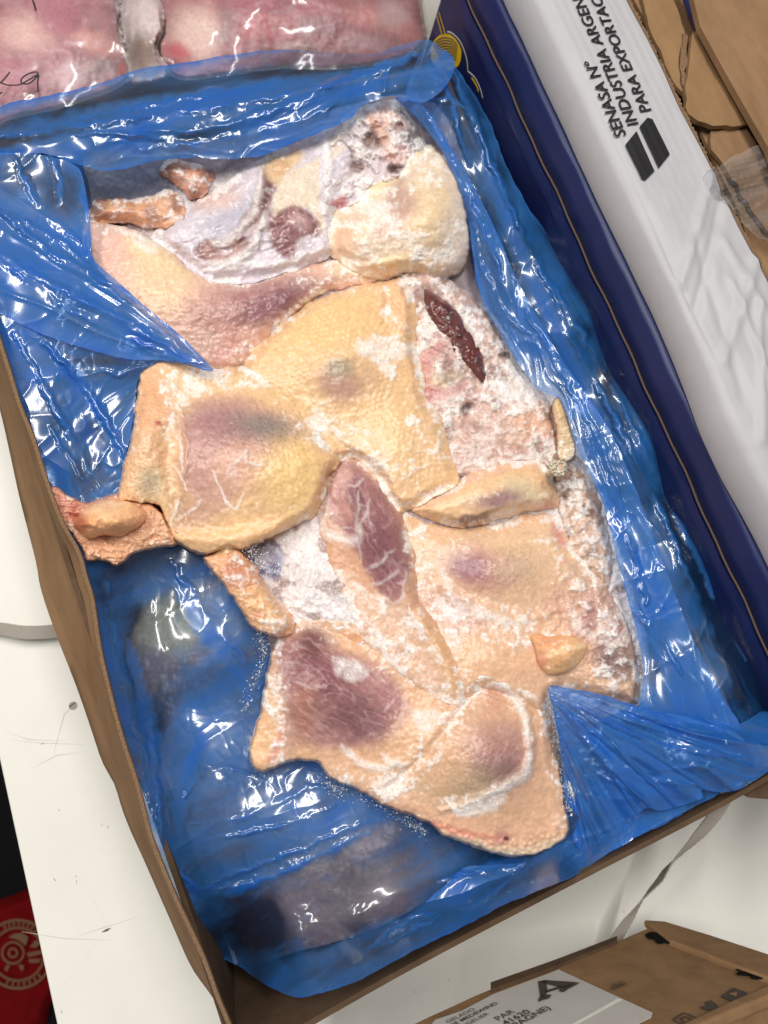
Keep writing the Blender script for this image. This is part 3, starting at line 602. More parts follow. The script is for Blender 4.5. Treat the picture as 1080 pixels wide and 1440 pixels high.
def f(p):
    p.col[:] = lin(212, 164, 122)
    p.mix(p.poly([(462, 690), (475, 655), (492, 650), (525, 672), (560, 725), (576, 780), (570, 830), (545, 845), (515, 800), (480, 745), (460, 715)], 6), (160, 110, 106), .95)
    p.mix(p.poly([(460, 715), (462, 685), (480, 655), (498, 668), (505, 715), (490, 735), (470, 735)], 5), (190, 142, 126), .85); p.mix(p.blob(500, 698, 12, 26, -10, .6), (118, 78, 84), .85)
    p.mix(p.blob(535, 770, 22, 48, -20, .7), (130, 82, 86), .85); p.mix(p.blob(478, 665, 12, 10, 0, .5), (198, 156, 136), .8)
    p.mix(p.stroke([(585, 860), (615, 905), (635, 960), (640, 980)], 14, 8), (222, 168, 98), .95); p.mix(p.stroke([(600, 872), (630, 925), (644, 975)], 5, 3), (206, 150, 78), .8); p.mix(p.blob(645, 976, 7, 9, 0, .5), (204, 144, 48), .9)
    lo = p.poly([(470, 800), (520, 830), (560, 850), (600, 880), (640, 970), (620, 990), (560, 950), (490, 880)], 10); p.mix(lo, (228, 190, 150), .7); p.dust(.62 * lo)
    p.mix(p.stroke([(585, 860), (615, 905), (635, 960), (640, 980)], 12, 8), (224, 182, 130), .6); p.z += .0012 * p.stroke([(540, 690), (578, 770), (590, 850), (630, 920), (648, 975)], 8, 8)
    fibre(p, p.poly([(462, 690), (490, 655), (560, 725), (576, 800), (545, 840), (480, 745)], 8), 60)
    ln = [[(462, 690), (460, 720), (470, 742), (495, 742)], [(505, 690), (502, 735), (508, 790)], [(515, 805), (535, 790), (556, 772)], [(520, 822), (540, 818), (560, 802)], [(540, 840), (555, 848), (568, 835), (570, 800)], [(488, 680), (500, 682), (512, 672)], [(508, 740), (515, 720), (520, 700)]]
    for s_ in ln: p.frost = np.maximum(p.frost, .55 * p.stroke(s_, 2.4, 2.2))
    p.frost = np.maximum(p.frost, .8 * p.stroke([(450, 700), (455, 745), (500, 760), (505, 740)], 8, 6))
    p.dust(.10 + .45 * p.stroke([(452, 720), (470, 650), (500, 640)], 12, 8, False) + .5 * p.blob(570, 880, 30, 40, -40, .6) + .25 * p.stroke([(520, 660), (560, 710), (580, 780)], 8, 6)); p.frost *= .9
    p.z += .0018 * p.stroke([(505, 690), (520, 740), (555, 840)], 10, 12)
piece("leg", B5, [(446, 720), (453, 680), (468, 650), (492, 640), (522, 655), (552, 695), (575, 750), (586, 800), (588, 840), (608, 868), (634, 912), (653, 965), (650, 992), (622, 985), (585, 965), (540, 925), (505, 890), (482, 835), (462, 785)],
      dome((525, 740, 36, 80, -22, .013), (590, 860, 22, 70, -24, .006), (632, 940, 16, 50, -20, .004), z0=.1445), f, 16, .128, 152, M_skin, crystals=.5)
def f(p):
    p.col[:] = lin(226, 172, 112); p.mix(p.blob(335, 805, 22, 22, 30, .6), (196, 122, 88), .75); p.mix(p.blob(372, 850, 26, 20, 30, .6), (236, 186, 122), .8); p.mix(p.blob(360, 865, 12, 8, 0, .5), (206, 150, 100), .8)
    pores(p, p.blob(340, 820, 60, 60, 0, .4), 6, .18); p.dust(.30 + .25 * p.stroke([(320, 770), (370, 820), (410, 870)], 9, 8) + .3 * p.blob(390, 885, 30, 14, 20, .5)); p.z += .0015 * p.n
piece("neck", B5, [(284, 786), (300, 775), (330, 768), (350, 782), (372, 815), (398, 850), (415, 872), (405, 895), (375, 892), (350, 880), (332, 850), (308, 815)], dome((340, 825, 60, 30, 50, .004), z0=.146), f, 20, .112, 153, M_skin)
# ---- 6 big yellow bird in the middle
B6 = thing("frozen_bird", "biggest yellow skinned frozen bird in the middle, drumstick reaching the carton's left wall", "poultry", at(400, 600, .12), G_BIRD)
def f(p):
    p.col[:] = lin(232, 192, 130)
    p.mix(p.blob(470, 450, 90, 50, -20, .7), (236, 196, 128)); p.mix(p.blob(490, 530, 50, 24, 10, .7), (206, 172, 126), .8); p.mix(p.blob(478, 545, 28, 22, 20, .7), (186, 146, 122), .85); p.mix(p.blob(478, 518, 18, 14, -20, .7), (164, 150, 118), .9)
    p.mix(p.blob(555, 420, 24, 46, 0, .6), (238, 188, 130), .9); p.mix(p.blob(540, 620, 40, 40, 0, .6), (236, 200, 136), .8); p.mix(p.blob(420, 580, 70, 30, 20, .6), (232, 196, 134), .8)
    p.mix(p.blob(500, 490, 50, 10, -5, .5), (226, 190, 130), .6)
    follicles(p, np.clip(p.blob(450, 460, 110, 60, -25, .4) + p.blob(570, 600, 60, 70, 0, .4) + .6, 0, 1) * (1 - p.blob(500, 535, 30, 30, 0, .6)), 8.5, -15, .0009, .13)
    p.z -= .003 * p.stroke([(545, 395), (545, 430), (540, 455)], 5, 5); p.z += .0022 * p.stroke([(562, 395), (568, 430), (566, 470)], 14, 12)
    p.z -= .002 * p.stroke([(380, 545), (450, 600), (500, 640)], 6, 8)
    p.dust(.09 + .58 * p.poly([(500, 480), (530, 470), (590, 480), (592, 500), (560, 512), (555, 540), (535, 520), (510, 505)], 8) + .45 * p.stroke([(545, 395), (542, 440), (590, 470)], 9, 7) + .4 * p.stroke([(440, 560), (470, 600), (520, 620), (540, 680)], 22, 18) + .42 * p.blob(540, 665, 60, 30, 20, .6)
           + .5 * p.blob(455, 598, 26, 16, 20, .6) + .38 * p.stroke([(345, 515), (380, 470), (440, 425)], 10, 8) + .35 * p.blob(600, 600, 30, 60, 0, .5) + .3 * p.blob(370, 545, 40, 20, 30, .6))
    p.frost = np.maximum(p.frost, .85 * p.poly([(502, 482), (530, 478), (556, 482), (590, 490), (570, 502), (548, 508), (552, 530), (535, 518), (522, 500), (505, 500)], 3))
    p.frost *= .95
piece("back", B6, [(335, 530), (345, 505), (368, 480), (400, 452), (445, 420), (505, 402), (560, 392), (578, 405), (588, 445), (585, 485), (596, 520), (600, 560), (622, 590), (634, 640), (645, 680), (615, 696), (580, 716), (555, 715), (525, 668), (495, 645), (468, 655), (440, 650), (380, 590)],
      dome((480, 500, 90, 70, -20, .012), (560, 620, 50, 70, 0, .006), z0=.150), f, 16, .128, 161, M_skin, crystals=.8)
def f(p):
    p.col[:] = lin(230, 190, 128)
    p.mix(p.poly([(195, 530), (225, 520), (245, 560), (236, 620), (235, 690), (170, 700), (168, 670), (185, 600)], 8), (228, 182, 130), .9); p.mix(p.blob(215, 560, 18, 40, 15, .6), (226, 170, 116), .8); p.mix(p.blob(212, 680, 26, 30, 0, .6), (224, 196, 142), .9); p.mix(p.blob(210, 680, 14, 16, 20, .7), (168, 154, 122), .7)
    p.mix(p.poly([(262, 590), (290, 565), (340, 558), (380, 575), (415, 600), (400, 640), (350, 660), (330, 700), (290, 720), (262, 690), (255, 640)], 16), (196, 152, 130), .85)
    p.mix(p.blob(305, 598, 50, 30, 10, .8), (160, 118, 116), .85); p.mix(p.blob(375, 600, 44, 18, 12, .8), (134, 124, 112), .9); p.mix(p.blob(280, 650, 26, 46, 10, .8), (186, 140, 126), .7); p.mix(p.blob(335, 660, 40, 30, 0, .7), (222, 176, 142), .6); p.mix(p.blob(276, 730, 30, 22, 0, .7), (186, 144, 116), .7)
    p.mix(p.blob(410, 670, 40, 50, 0, .7), (234, 200, 122), .85); p.mix(p.blob(350, 745, 90, 14, -5, .6), (236, 192, 128), .9); p.mix(p.blob(250, 715, 14, 20, 0, .6), (180, 150, 116), .6)
    p.mix(p.blob(222, 594, 4, 4, 0, .5), (176, 70, 54), .9)
    pores(p, p.poly([(195, 545), (232, 540), (232, 620), (235, 700), (165, 705), (175, 640)], 8), 6.0, .3); pores(p, p.blob(345, 605, 90, 40, 8, .4), 8, .28, 9)
    follicles(p, p.blob(400, 670, 60, 60, 0, .5), 9, 10, .0004, .06)
    dp = p.stroke([(236, 600), (238, 650), (250, 700), (262, 730)], 10, 9); p.z -= .003 * dp; p.z += .003 * p.stroke([(240, 755), (300, 760), (380, 750), (440, 730)], 10, 10)
    p.z += .0012 * p.stroke([(255, 570), (262, 640), (255, 700)], 4, 4)
    p.dust(.10 + .62 * p.poly([(225, 518), (270, 510), (345, 520), (380, 548), (300, 555), (262, 575), (240, 600), (228, 560)], 12) + .30 * p.stroke([(232, 600), (245, 640), (240, 690)], 10, 9) + .28 * p.stroke([(390, 560), (440, 610), (470, 640)], 16, 12) + .30 * p.blob(430, 730, 30, 20, 0, .6) + .12 * p.blob(330, 700, 70, 50, 0, .6))
    for s_ in ([(318, 668), (322, 655), (338, 645), (345, 632), (349, 650)], [(350, 650), (365, 655), (372, 648)], [(300, 660), (315, 700), (322, 705)], [(240, 650), (255, 672), (262, 690)], [(243, 600), (252, 630), (256, 665)], [(252, 730), (275, 712), (282, 702)], [(316, 700), (330, 715), (345, 690)], [(238, 745), (245, 720), (250, 700)]):
        p.frost = np.maximum(p.frost, .8 * p.stroke(s_, 1.9, 1.5))
piece("thigh", B6, [(192, 548), (200, 520), (228, 508), (262, 512), (300, 518), (345, 515), (380, 540), (420, 575), (462, 625), (480, 648), (462, 672), (455, 705), (440, 728), (400, 748), (345, 772), (290, 780), (255, 768), (238, 748), (222, 715), (190, 708), (164, 702), (172, 660), (185, 605)],
      dome((330, 640, 100, 80, 10, .014), (205, 620, 30, 80, 12, .008), (420, 660, 50, 60, 0, .005), z0=.152), f, 18, .118, 162, M_skin, crystals=.6)
def f(p):
    p.col[:] = lin(214, 156, 110)
    p.mix(p.blob(95, 710, 26, 20, 30, .6), (206, 140, 110), .9); p.mix(p.blob(190, 770, 60, 16, -10, .6), (226, 172, 120), .9); p.mix(p.blob(130, 745, 34, 10, 20, .6), (140, 70, 48), .8); p.mix(p.blob(105, 725, 10, 12, 0, .6), (168, 80, 52), .8)
    p.mix(p.blob(225, 735, 20, 30, 0, .6), (224, 178, 130), .8)
    p.z += .0035 * (ridged(p.U / 34, p.V / 18, 3, 71) - .4) + .0015 * p.n; pores(p, np.ones(p.U.shape), 5, .14)
    p.mix(sst(.1, .4, p.n), (234, 188, 140), .5); p.dust(.10)
piece("skin_flap", B6, [(66, 688), (80, 684), (100, 698), (125, 705), (160, 694), (200, 698), (235, 725), (256, 755), (245, 768), (215, 772), (190, 780), (165, 796), (148, 790), (120, 790), (112, 770), (95, 745), (76, 720)], dome((190, 740, 50, 40, 0, .004), z0=.148), f, 14, .128, 163, M_skin, 1.1, 3, crystals=0)
def f(p):
    p.col[:] = lin(232, 174, 110); p.mix(p.blob(160, 716, 44, 12, 5, .7), (240, 194, 134), .8); p.mix(p.blob(112, 738, 14, 14, 0, .6), (176, 88, 54), .85); p.mix(p.blob(150, 755, 40, 8, -8, .6), (206, 140, 84), .7); p.z += .0020 * fbm(p.U / 26, p.V / 20, 3, 17) - .0012 * p.stroke([(112, 742), (150, 752), (190, 748)], 3, 4); p.mix(p.stroke([(118, 722), (150, 709), (188, 708)], 3, 3), (246, 212, 160), .6); p.mix(p.blob(195, 728, 12, 18, 0, .6), (226, 168, 112), .8); p.z += .0006 * p.n
piece("knuckle", B6, [(102, 738), (112, 722), (128, 708), (152, 700), (176, 702), (194, 709), (207, 722), (203, 738), (190, 747), (170, 757), (146, 755), (124, 759), (110, 750)], dome((155, 730, 50, 24, -3, .012), z0=.158), f, 26, .140, 164, M_skin, 1.0, 1, crystals=0, rim=.012, ef=0, fuse=False)
pydata_bone = None

# ---- loose ice crystals lying in the rime, one scattered mass
rs = np.random.RandomState(4); CR_S = []
def spill(px, spread, n_, z):
    P = np.array(px, float); t_ = rs.rand(n_) * (len(P) - 1); i_ = t_.astype(int); f_ = (t_ - i_)[:, None]; q_ = P[i_] * (1 - f_) + P[np.minimum(i_ + 1, len(P) - 1)] * f_ + rs.normal(size=(n_, 2)) * spread * rs.rand(n_, 1) ** .6
    CR_S.append(at(q_[:, 0], q_[:, 1], np.full(n_, z) + .002 * rs.rand(n_)))
P_ = np.concatenate(CR_P); P_ = P_[rs.permutation(len(P_))[:15000]]; CR_P = [P_]
spill([(772, 985), (786, 1040), (794, 1090), (798, 1140)], 7, 2700, .134); spill([(800, 1100), (806, 1120)], 6, 1050, .136); spill([(345, 1000), (372, 920), (360, 870)], 7, 1050, .122)
spill([(440, 1085), (560, 1148), (600, 1170)], 7, 780, .120); spill([(460, 1100), (480, 1115)], 8, 360, .121); spill([(345, 770), (380, 800), (430, 800), (500, 860)], 17, 2700, .146); spill([(895, 860), (905, 980)], 6, 600, .142)
P_ = np.concatenate(CR_P + CR_S); small = np.r_[np.ones(len(CR_P[0])), np.full(len(P_) - len(CR_P[0]), .55)]
n = len(P_)
base = np.array([(1, 0, 0), (-.5, .87, 0), (-.5, -.87, 0), (0, 0, 1.3), (0.1, 0, -.9)])
fc = np.array([(0, 1, 3), (1, 2, 3), (2, 0, 3), (1, 0, 4), (2, 1, 4), (0, 2, 4)])
q = rs.normal(size=(n, 4)); q /= np.linalg.norm(q, axis=1)[:, None]; w, x, y, z = q.T
Rq = np.stack([1 - 2 * (y * y + z * z), 2 * (x * y - z * w), 2 * (x * z + y * w), 2 * (x * y + z * w), 1 - 2 * (x * x + z * z), 2 * (y * z - x * w), 2 * (x * z - y * w), 2 * (y * z + x * w), 1 - 2 * (x * x + y * y)], -1).reshape(n, 3, 3)
sz = (.00014 + .0010 * rs.rand(n) ** 6)[:, None] * (.5 + rs.rand(n, 3)) * small[:, None]
vv = np.einsum('nij,nkj->nki', Rq, base[None] * sz[:, None, :]) + P_[:, None] + np.array([0, 0, .0002])
ff = (fc[None] + 5 * np.arange(n)[:, None, None]).reshape(-1, 3)
M_crys, nt, b = newmat("ice_crystal"); b.inputs['Base Color'].default_value = (.84, .83, .82, 1); b.inputs['Roughness'].default_value = .3; b.inputs['Subsurface Weight'].default_value = .2; b.inputs['Subsurface Scale'].default_value = .002
o = mesh_np("loose_ice_crystals", vv.reshape(-1, 3), ff, M_crys, None, None, None, False); o["kind"] = "stuff"; o["label"] = "loose white ice crystals scattered over the frozen birds"
# ---------------------------------------------------------------- blue plastic liner: sheets of one thin bag
LN = thing("plastic_liner", "crumpled blue see-through plastic bag lining the open carton", "plastic liner", (0, 0, .1))
def film(name, pts, ctrl, dens, seed, folds=(), tip=None, aniso=None, amp=.0032, mat=None, step=1.7, parent=LN, edge=2.0, roll=0, k=4):
    U, V, sd, F = grid_sheet(pts, step, edge, seed, k)
    p = Paint(U, V, seed, 6)
    z = rbf(ctrl)(U, V) if not callable(ctrl) else ctrl(U, V)
    # crumples: sharp creases between flat facets, at several sizes
    wu = U + 10 * perlin(U / 60, V / 60, seed + 51); wv = V + 10 * perlin(U / 60, V / 60, seed + 52)
    crease = lambda n_, w_: np.exp(-np.abs(n_) / w_)
    cl = sst(.0, .35, perlin(U / 75, V / 75, seed + 57)); f1, f2, i1 = worley(wu / 26, wv / 26, seed + 53)
    cr = 1.1 * fbm(wu / 95, wv / 95, 2, seed + 55) + .16 * crease(perlin(wu / 85, wv / 85, seed + 58), .05) + .22 * cl * np.clip(f2 - f1, 0, .45) + .10 * cl * crease(perlin(wu / 30, wv / 30, seed + 59), .08)
    if aniso:                                     # long drawn creases along one direction (degrees)
        for an, wt, wl in aniso:
            a = math.radians(an); s_ = wu * math.cos(a) + wv * math.sin(a); t_ = -wu * math.sin(a) + wv * math.cos(a)
            cr = cr + wt * (.5 * perlin(s_ / (wl * 12), t_ / (wl * 2.2), seed + 60) + .22 * crease(perlin(s_ / (wl * 11), t_ / (wl * 2.6), seed + 63), .06))
    if tip:                                       # pleats gathered towards one point
        for tu, tv, nf, wt in tip:
            ac = math.atan2(V.mean() - tv, U.mean() - tu); an = (np.arctan2(V - tv, U - tu) - ac + np.pi) % (2 * np.pi) - np.pi; r = np.hypot(U - tu, V - tv)
            q_ = an * nf + .12 * perlin(r / 70, an * 3, seed + 3); cr = cr + wt * np.clip(r / 160, .08, 1) * (.5 * perlin(q_, r / 300, seed + 61) + .25 * crease(perlin(q_ * .8 + 7, r / 300, seed + 62), .07))
    z = z + .62 * amp * cr
    d = np.zeros(U.shape)
    for pl, w, h, dd in folds:
        w_ = w * .8; m = p.stroke(pl, w_, w_); jit = np.clip(.55 + 1.2 * perlin(U / 55, V / 55, seed + 80), .1, 1); z = z + .65 * h * jit * m; d = np.maximum(d, dd * np.clip(jit + .35, 0, 1) * m)
    D = np.clip(dens(p) + 0 * U, 0, 1)
    # gathered film (creases) lies in more layers and so looks deeper blue
    a0 = math.radians(aniso[0][0] if aniso else 35); sa = wu * math.cos(a0) + wv * math.sin(a0); ta = -wu * math.sin(a0) + wv * math.cos(a0)
    if tip: sa = np.hypot(U - tip[0][0], V - tip[0][1]) * .6; ta = np.arctan2(V - tip[0][1], U - tip[0][0]) * 130
    D = D * .80 - .09 + .30 * fbm(sa / 170, ta / 34, 2, seed + 72) + .35 * np.clip(ridged(sa / 120, ta / 20, 2, seed + 71) - .62, 0, 1); D = np.clip(np.maximum(D, .86 * d), .06, .95)
    e = 1 - sst(1.0, 3.5, sd); D = np.clip(D + .12 * e, 0, .98)
    if roll: z = z - roll * (1 - sst(0, 9, sd))
    return mesh_np(name, at(U, V, z), F, mat or M_film, parent, None, {"dens": D})
def wall_z(u, v, axis, val): return float(at_plane(u, v, axis, val)[2])

RIM_L = [(-90, 200), (-40, 350), (0, 481), (28, 571), (67, 682), (89, 738), (122, 818), (140, 911), (156, 980), (172, 1039), (192, 1100), (214, 1183), (243, 1254), (265, 1301)]
BOT = [(274, 1314), (306, 1342), (350, 1368), (375, 1386), (416, 1402), (448, 1397), (495, 1383), (520, 1371), (574, 1341), (669, 1294), (716, 1269), (790, 1240)]
LINER_E = [(808, 1232), (863, 1195), (919, 1164), (974, 1136), (1024, 1108), (1074, 1070)]
# the bag itself, under everything
def d(p):
    D = .60 + .22 * p.n3
    for b_, a_ in ((p.blob(110, 620, 60, 70, 25, .5), -.45), (p.blob(70, 270, 70, 40, 10, .5), -.40), (p.blob(250, 880, 50, 60, 0, .6), -.40), (p.blob(215, 960, 36, 80, -8, .5), -.38), (p.blob(470, 1250, 130, 50, -24, .6), -.48),
                   (p.blob(400, 1310, 90, 50, 10, .6), -.40), (p.blob(560, 1290, 70, 40, -30, .6), -.30), (p.blob(210, 430, 90, 40, 40, .6), -.34), (p.blob(150, 520, 60, 40, 20, .5), -.3)):
        D = D + a_ * b_
    for s_ in ([(20, 500), (80, 560), (150, 640), (180, 690)], [(30, 470), (60, 600), (100, 700)], [(130, 830), (160, 950), (200, 1080)], [(240, 790), (280, 870), (330, 940), (360, 1000)], [(180, 900), (215, 1060), (225, 1150)], [(300, 1000), (260, 1100), (250, 1180)], [(640, 1230), (720, 1210), (800, 1140)], [(600, 1330), (700, 1270), (790, 1230)]):
        D = np.maximum(D, .86 * p.stroke(s_, 16, 12))
    return D
ctrl = [(u, v, .143) for u, v in RIM_L[1:-2]] + [(243, 1254, .128), (265, 1301, .118)] + [(u, v, max(.055, wall_z(u, v, 1, -.300))) for u, v in BOT[1:]] + [(u, v, .1515) for u, v in LINER_E]
ctrl += [(60, 500, .122), (110, 600, .112), (160, 640, .122), (160, 480, .120), (200, 850, .112), (300, 900, .122), (240, 1000, .106), (300, 1080, .112), (360, 1130, .116), (300, 1220, .110), (420, 1200, .115), (540, 1180, .117), (400, 1310, .106), (500, 1290, .110), (620, 1250, .112), (720, 1215, .116),
         (820, 1100, .118), (900, 1040, .122), (840, 1000, .118), (500, 600, .100), (500, 900, .100), (700, 800, .100), (300, 400, .104), (450, 250, .108), (600, 250, .104), (100, 260, .118), (200, 270, .100), (270, 235, .100), (120, 330, .116), (600, 1080, .100), (400, 1000, .100), (800, 700, .112), (870, 850, .115)]
film("bag_film", RIM_L + BOT + LINER_E + [(1000, 960), (900, 760), (800, 540), (700, 330), (620, 150), (400, 170), (100, 220)], ctrl, d, 201,
     [([(30, 560), (80, 640), (110, 700)], 5, .003, .5), ([(60, 590), (100, 660), (130, 730)], 4, .003, .4), ([(150, 820), (175, 950), (205, 1060), (215, 1150)], 6, .004, .9), ([(215, 1010), (222, 1120), (232, 1210)], 5, .004, .85),
      ([(225, 1140), (232, 1200), (262, 1240), (300, 1258), (345, 1248), (420, 1215), (520, 1170)], 9, .006, .97), ([(228, 1170), (250, 1225), (295, 1250), (350, 1240)], 5, .004, .95), ([(300, 1240), (400, 1205), (520, 1155), (600, 1150)], 4, .003, .9),
      ([(270, 1160), (340, 1150), (430, 1110), (470, 1105)], 5, .003, .9), ([(290, 1180), (380, 1165), (470, 1135)], 4, .003, .85), ([(260, 1120), (300, 1080), (360, 1090)], 4, .003, .85), ([(240, 790), (300, 880), (350, 930)], 6, .003, .9), ([(330, 920), (360, 950), (375, 930)], 5, .003, .9),
      ([(500, 1360), (560, 1300), (640, 1275), (645, 1268)], 3, .003, .8), ([(540, 1330), (610, 1290), (660, 1280)], 3, .003, .8), ([(620, 1240), (680, 1215), (740, 1205)], 6, .004, .8), ([(640, 1290), (740, 1220), (790, 1170)], 5, .004, .85)],
     aniso=[(-28, .5, 14), (70, .25, 12)], amp=.0034)
# back fold over the far rim
def d(p):
    D = .80 + .25 * p.n3
    D = D * (1 - .68 * p.stroke([(-40, 195), (80, 165), (200, 135), (330, 105), (450, 92), (560, 75), (600, 62)], 26, 8, False))
    D = np.maximum(D, .92 * p.stroke([(0, 190), (150, 160), (300, 140), (450, 115), (520, 108)], 16, 14)); D = D * (1 - .35 * p.blob(290, 205, 60, 22, -8, .5)) * (1 - .30 * p.blob(560, 130, 30, 26, 0, .6)) * (1 - .3 * p.blob(150, 225, 30, 14, 0, .6))
    return D
BK = [(-70, 200), (0, 150), (60, 136), (140, 118), (190, 98), (260, 88), (330, 76), (400, 70), (460, 74), (520, 76), (560, 64), (600, 56), (625, 70), (640, 90), (628, 120), (600, 142), (570, 142), (552, 135), (510, 148), (490, 168), (440, 190), (395, 208), (372, 218), (340, 222), (310, 224), (270, 222), (220, 226), (180, 236), (150, 240), (110, 232), (60, 216), (0, 218), (-60, 225)]
ctrl = [(-60, 210, .150), (0, 160, .140), (140, 122, .138), (300, 86, .138), (460, 80, .138), (600, 60, .150), (0, 185, .158), (150, 160, .160), (300, 140, .160), (450, 115, .160), (560, 95, .160), (620, 90, .158), (0, 215, .152), (120, 230, .148), (230, 222, .147), (330, 218, .147), (440, 186, .152), (520, 140, .155), (600, 135, .154)]
film("back_fold", BK, ctrl, d, 202, [([(-20, 196), (150, 170), (300, 150), (460, 120), (560, 90)], 7, .004, .9), ([(30, 185), (150, 158), (300, 128), (430, 108)], 5, .003, .85), ([(190, 185), (300, 180), (400, 150), (500, 105), (590, 75)], 7, .004, .9), ([(200, 210), (320, 196), (420, 170), (500, 130)], 5, .003, .85),
      ([(450, 165), (500, 120), (540, 100)], 4, .003, .8), ([(540, 130), (545, 100), (600, 70)], 5, .004, .8), ([(100, 190), (190, 190), (260, 205), (330, 215)], 4, .003, .7)], aniso=[(-14, .7, 10)], amp=.0036)
# left drape with pleats running to a tip between the birds
def d(p):
    D = .78 + .3 * p.n3
    D = D * (1 - .5 * p.blob(80, 275, 34, 40, 10, .5)) * (1 - .42 * p.blob(205, 425, 60, 16, 38, .5)) * (1 - .5 * p.blob(20, 240, 30, 40, 0, .5)) * (1 - .4 * p.blob(110, 440, 60, 18, 30, .5))
    return D
LD = [(-70, 225), (0, 215), (60, 218), (105, 232), (118, 255), (124, 290), (128, 330), (132, 365), (170, 400), (215, 440), (250, 468), (280, 498), (300, 520), (285, 520), (255, 510), (225, 506), (180, 505), (120, 490), (60, 470), (10, 445), (-60, 400)]
ctrl = [(-60, 230, .156), (0, 220, .158), (100, 235, .150), (124, 290, .150), (132, 365, .152), (215, 440, .162), (298, 518, .168), (255, 505, .160), (180, 500, .150), (60, 465, .148), (-50, 390, .152), (60, 300, .150), (100, 380, .154), (160, 440, .158)]
film("left_drape", LD, ctrl, d, 203, [([(-10, 290), (60, 345), (130, 385), (215, 440), (290, 512)], 6, .004, .9), ([(-20, 345), (60, 395), (150, 440), (240, 490), (292, 516)], 7, .005, .95), ([(-10, 360), (90, 430), (190, 480), (280, 515)], 5, .004, .9), ([(20, 220), (50, 280), (110, 340)], 6, .004, .8), ([(75, 225), (85, 260), (80, 300)], 5, .003, .85),
      ([(115, 250), (120, 300), (128, 360)], 6, .003, .85), ([(0, 300), (70, 330), (125, 372)], 4, .003, .8)], tip=[(300, 520, 5.5, 2.0)], amp=.0034, edge=1.0)
# second leaf of film below it, reaching the thigh of the middle bird
def d(p):
    D = .66 + .35 * p.n3
    D = D * (1 - .6 * p.blob(120, 500, 50, 30, 20, .5)) * (1 - .5 * p.blob(70, 570, 24, 40, 20, .5)) * (1 - .45 * p.blob(125, 620, 40, 60, 25, .5))
    return np.maximum(D, .9 * p.stroke([(60, 480), (110, 540), (160, 610), (175, 660)], 14, 9))
film("left_pleat", [(-30, 430), (30, 445), (110, 470), (190, 492), (250, 508), (205, 522), (192, 545), (186, 600), (172, 655), (150, 690), (110, 700), (70, 680), (40, 590), (8, 505)],
     [(0, 450, .146), (110, 475, .146), (245, 506, .152), (195, 540, .134), (180, 620, .126), (160, 680, .122), (80, 680, .134), (40, 590, .138), (10, 510, .142), (100, 560, .134)], d, 204,
     [([(20, 470), (70, 560), (120, 650), (150, 690)], 5, .004, .9), ([(60, 480), (130, 560), (175, 640)], 6, .005, .92), ([(70, 600), (95, 640), (130, 690)], 3, .004, .5), ([(100, 520), (170, 525), (215, 515)], 4, .003, .8)], tip=[(230, 512, 4.0, 1.0)], amp=.0036)
# right drape: outer clear edge and inner hanging fold
def d(p):
    D = .50 + .3 * p.n3
    D = D * (1 - .62 * p.stroke([(950, 700), (990, 800), (1030, 900), (1062, 990)], 22, 8, False)) * (1 - .4 * p.blob(640, 130, 40, 30, 20, .6)) * (1 - .35 * p.blob(735, 400, 20, 60, -25, .6))
    D = np.maximum(D, .80 * p.stroke([(645, 110), (690, 250), (760, 420), (830, 560), (890, 650)], 14, 12)); return D
RO = [(600, 62), (635, 88), (665, 130), (690, 175), (705, 215), (715, 240), (745, 295), (775, 335), (805, 375), (825, 405), (845, 445), (862, 480), (862, 520), (880, 545), (905, 590), (925, 640), (945, 690), (985, 770), (1020, 850), (1055, 930), (1080, 1000), (1080, 1045), (1020, 1030), (960, 1010), (930, 940), (900, 850), (860, 740), (825, 640), (790, 560), (740, 520), (700, 450), (670, 400), (655, 300), (620, 210), (590, 150), (570, 135)]
ctrl = [(600, 62, .150), (665, 130, .150), (705, 215, .146), (775, 335, .146), (862, 480, .146), (945, 690, .146), (1020, 850, .146), (1078, 1010, .148), (650, 160, .157), (720, 320, .156), (800, 470, .156), (880, 640, .156), (960, 800, .156), (1030, 960, .156), (600, 160, .142), (660, 320, .128), (700, 450, .124), (790, 560, .128), (840, 670, .130), (900, 850, .134), (940, 960, .138)]
film("outer_fold", RO, ctrl, d, 205, [([(640, 100), (680, 200), (730, 320), (790, 440)], 5, .004, .8), ([(665, 150), (700, 260), (770, 390), (850, 520)], 5, .003, .75), ([(800, 470), (870, 600), (930, 720), (975, 830)], 5, .004, .75), ([(860, 540), (920, 660), (985, 790), (1050, 930)], 6, .004, .8), ([(620, 110), (640, 160), (660, 230)], 5, .004, .8), ([(590, 150), (620, 140), (660, 150)], 4, .003, .7)], aniso=[(64, .6, 11)], amp=.0034)
def d(p):
    D = .72 + .3 * p.n3
    D = D * (1 - .35 * p.blob(700, 420, 26, 60, -20, .6)) * (1 - .30 * p.blob(845, 640, 34, 40, 0, .6)) * (1 - .3 * p.blob(760, 540, 30, 40, 0, .5)) * (1 - .25 * p.blob(940, 930, 40, 40, 0, .5)); return D
RI = [(556, 138), (578, 140), (600, 155), (630, 200), (665, 260), (700, 330), (730, 400), (770, 470), (800, 520), (835, 570), (865, 620), (895, 690), (925, 770), (955, 850), (985, 920), (1020, 985), (1040, 1030), (960, 1020), (903, 998), (905, 950), (898, 900), (885, 850), (868, 790), (852, 720), (832, 672), (812, 630), (800, 590), (785, 560), (755, 545), (722, 500), (700, 462), (680, 430), (668, 380), (660, 320), (648, 270), (620, 210), (585, 165)]
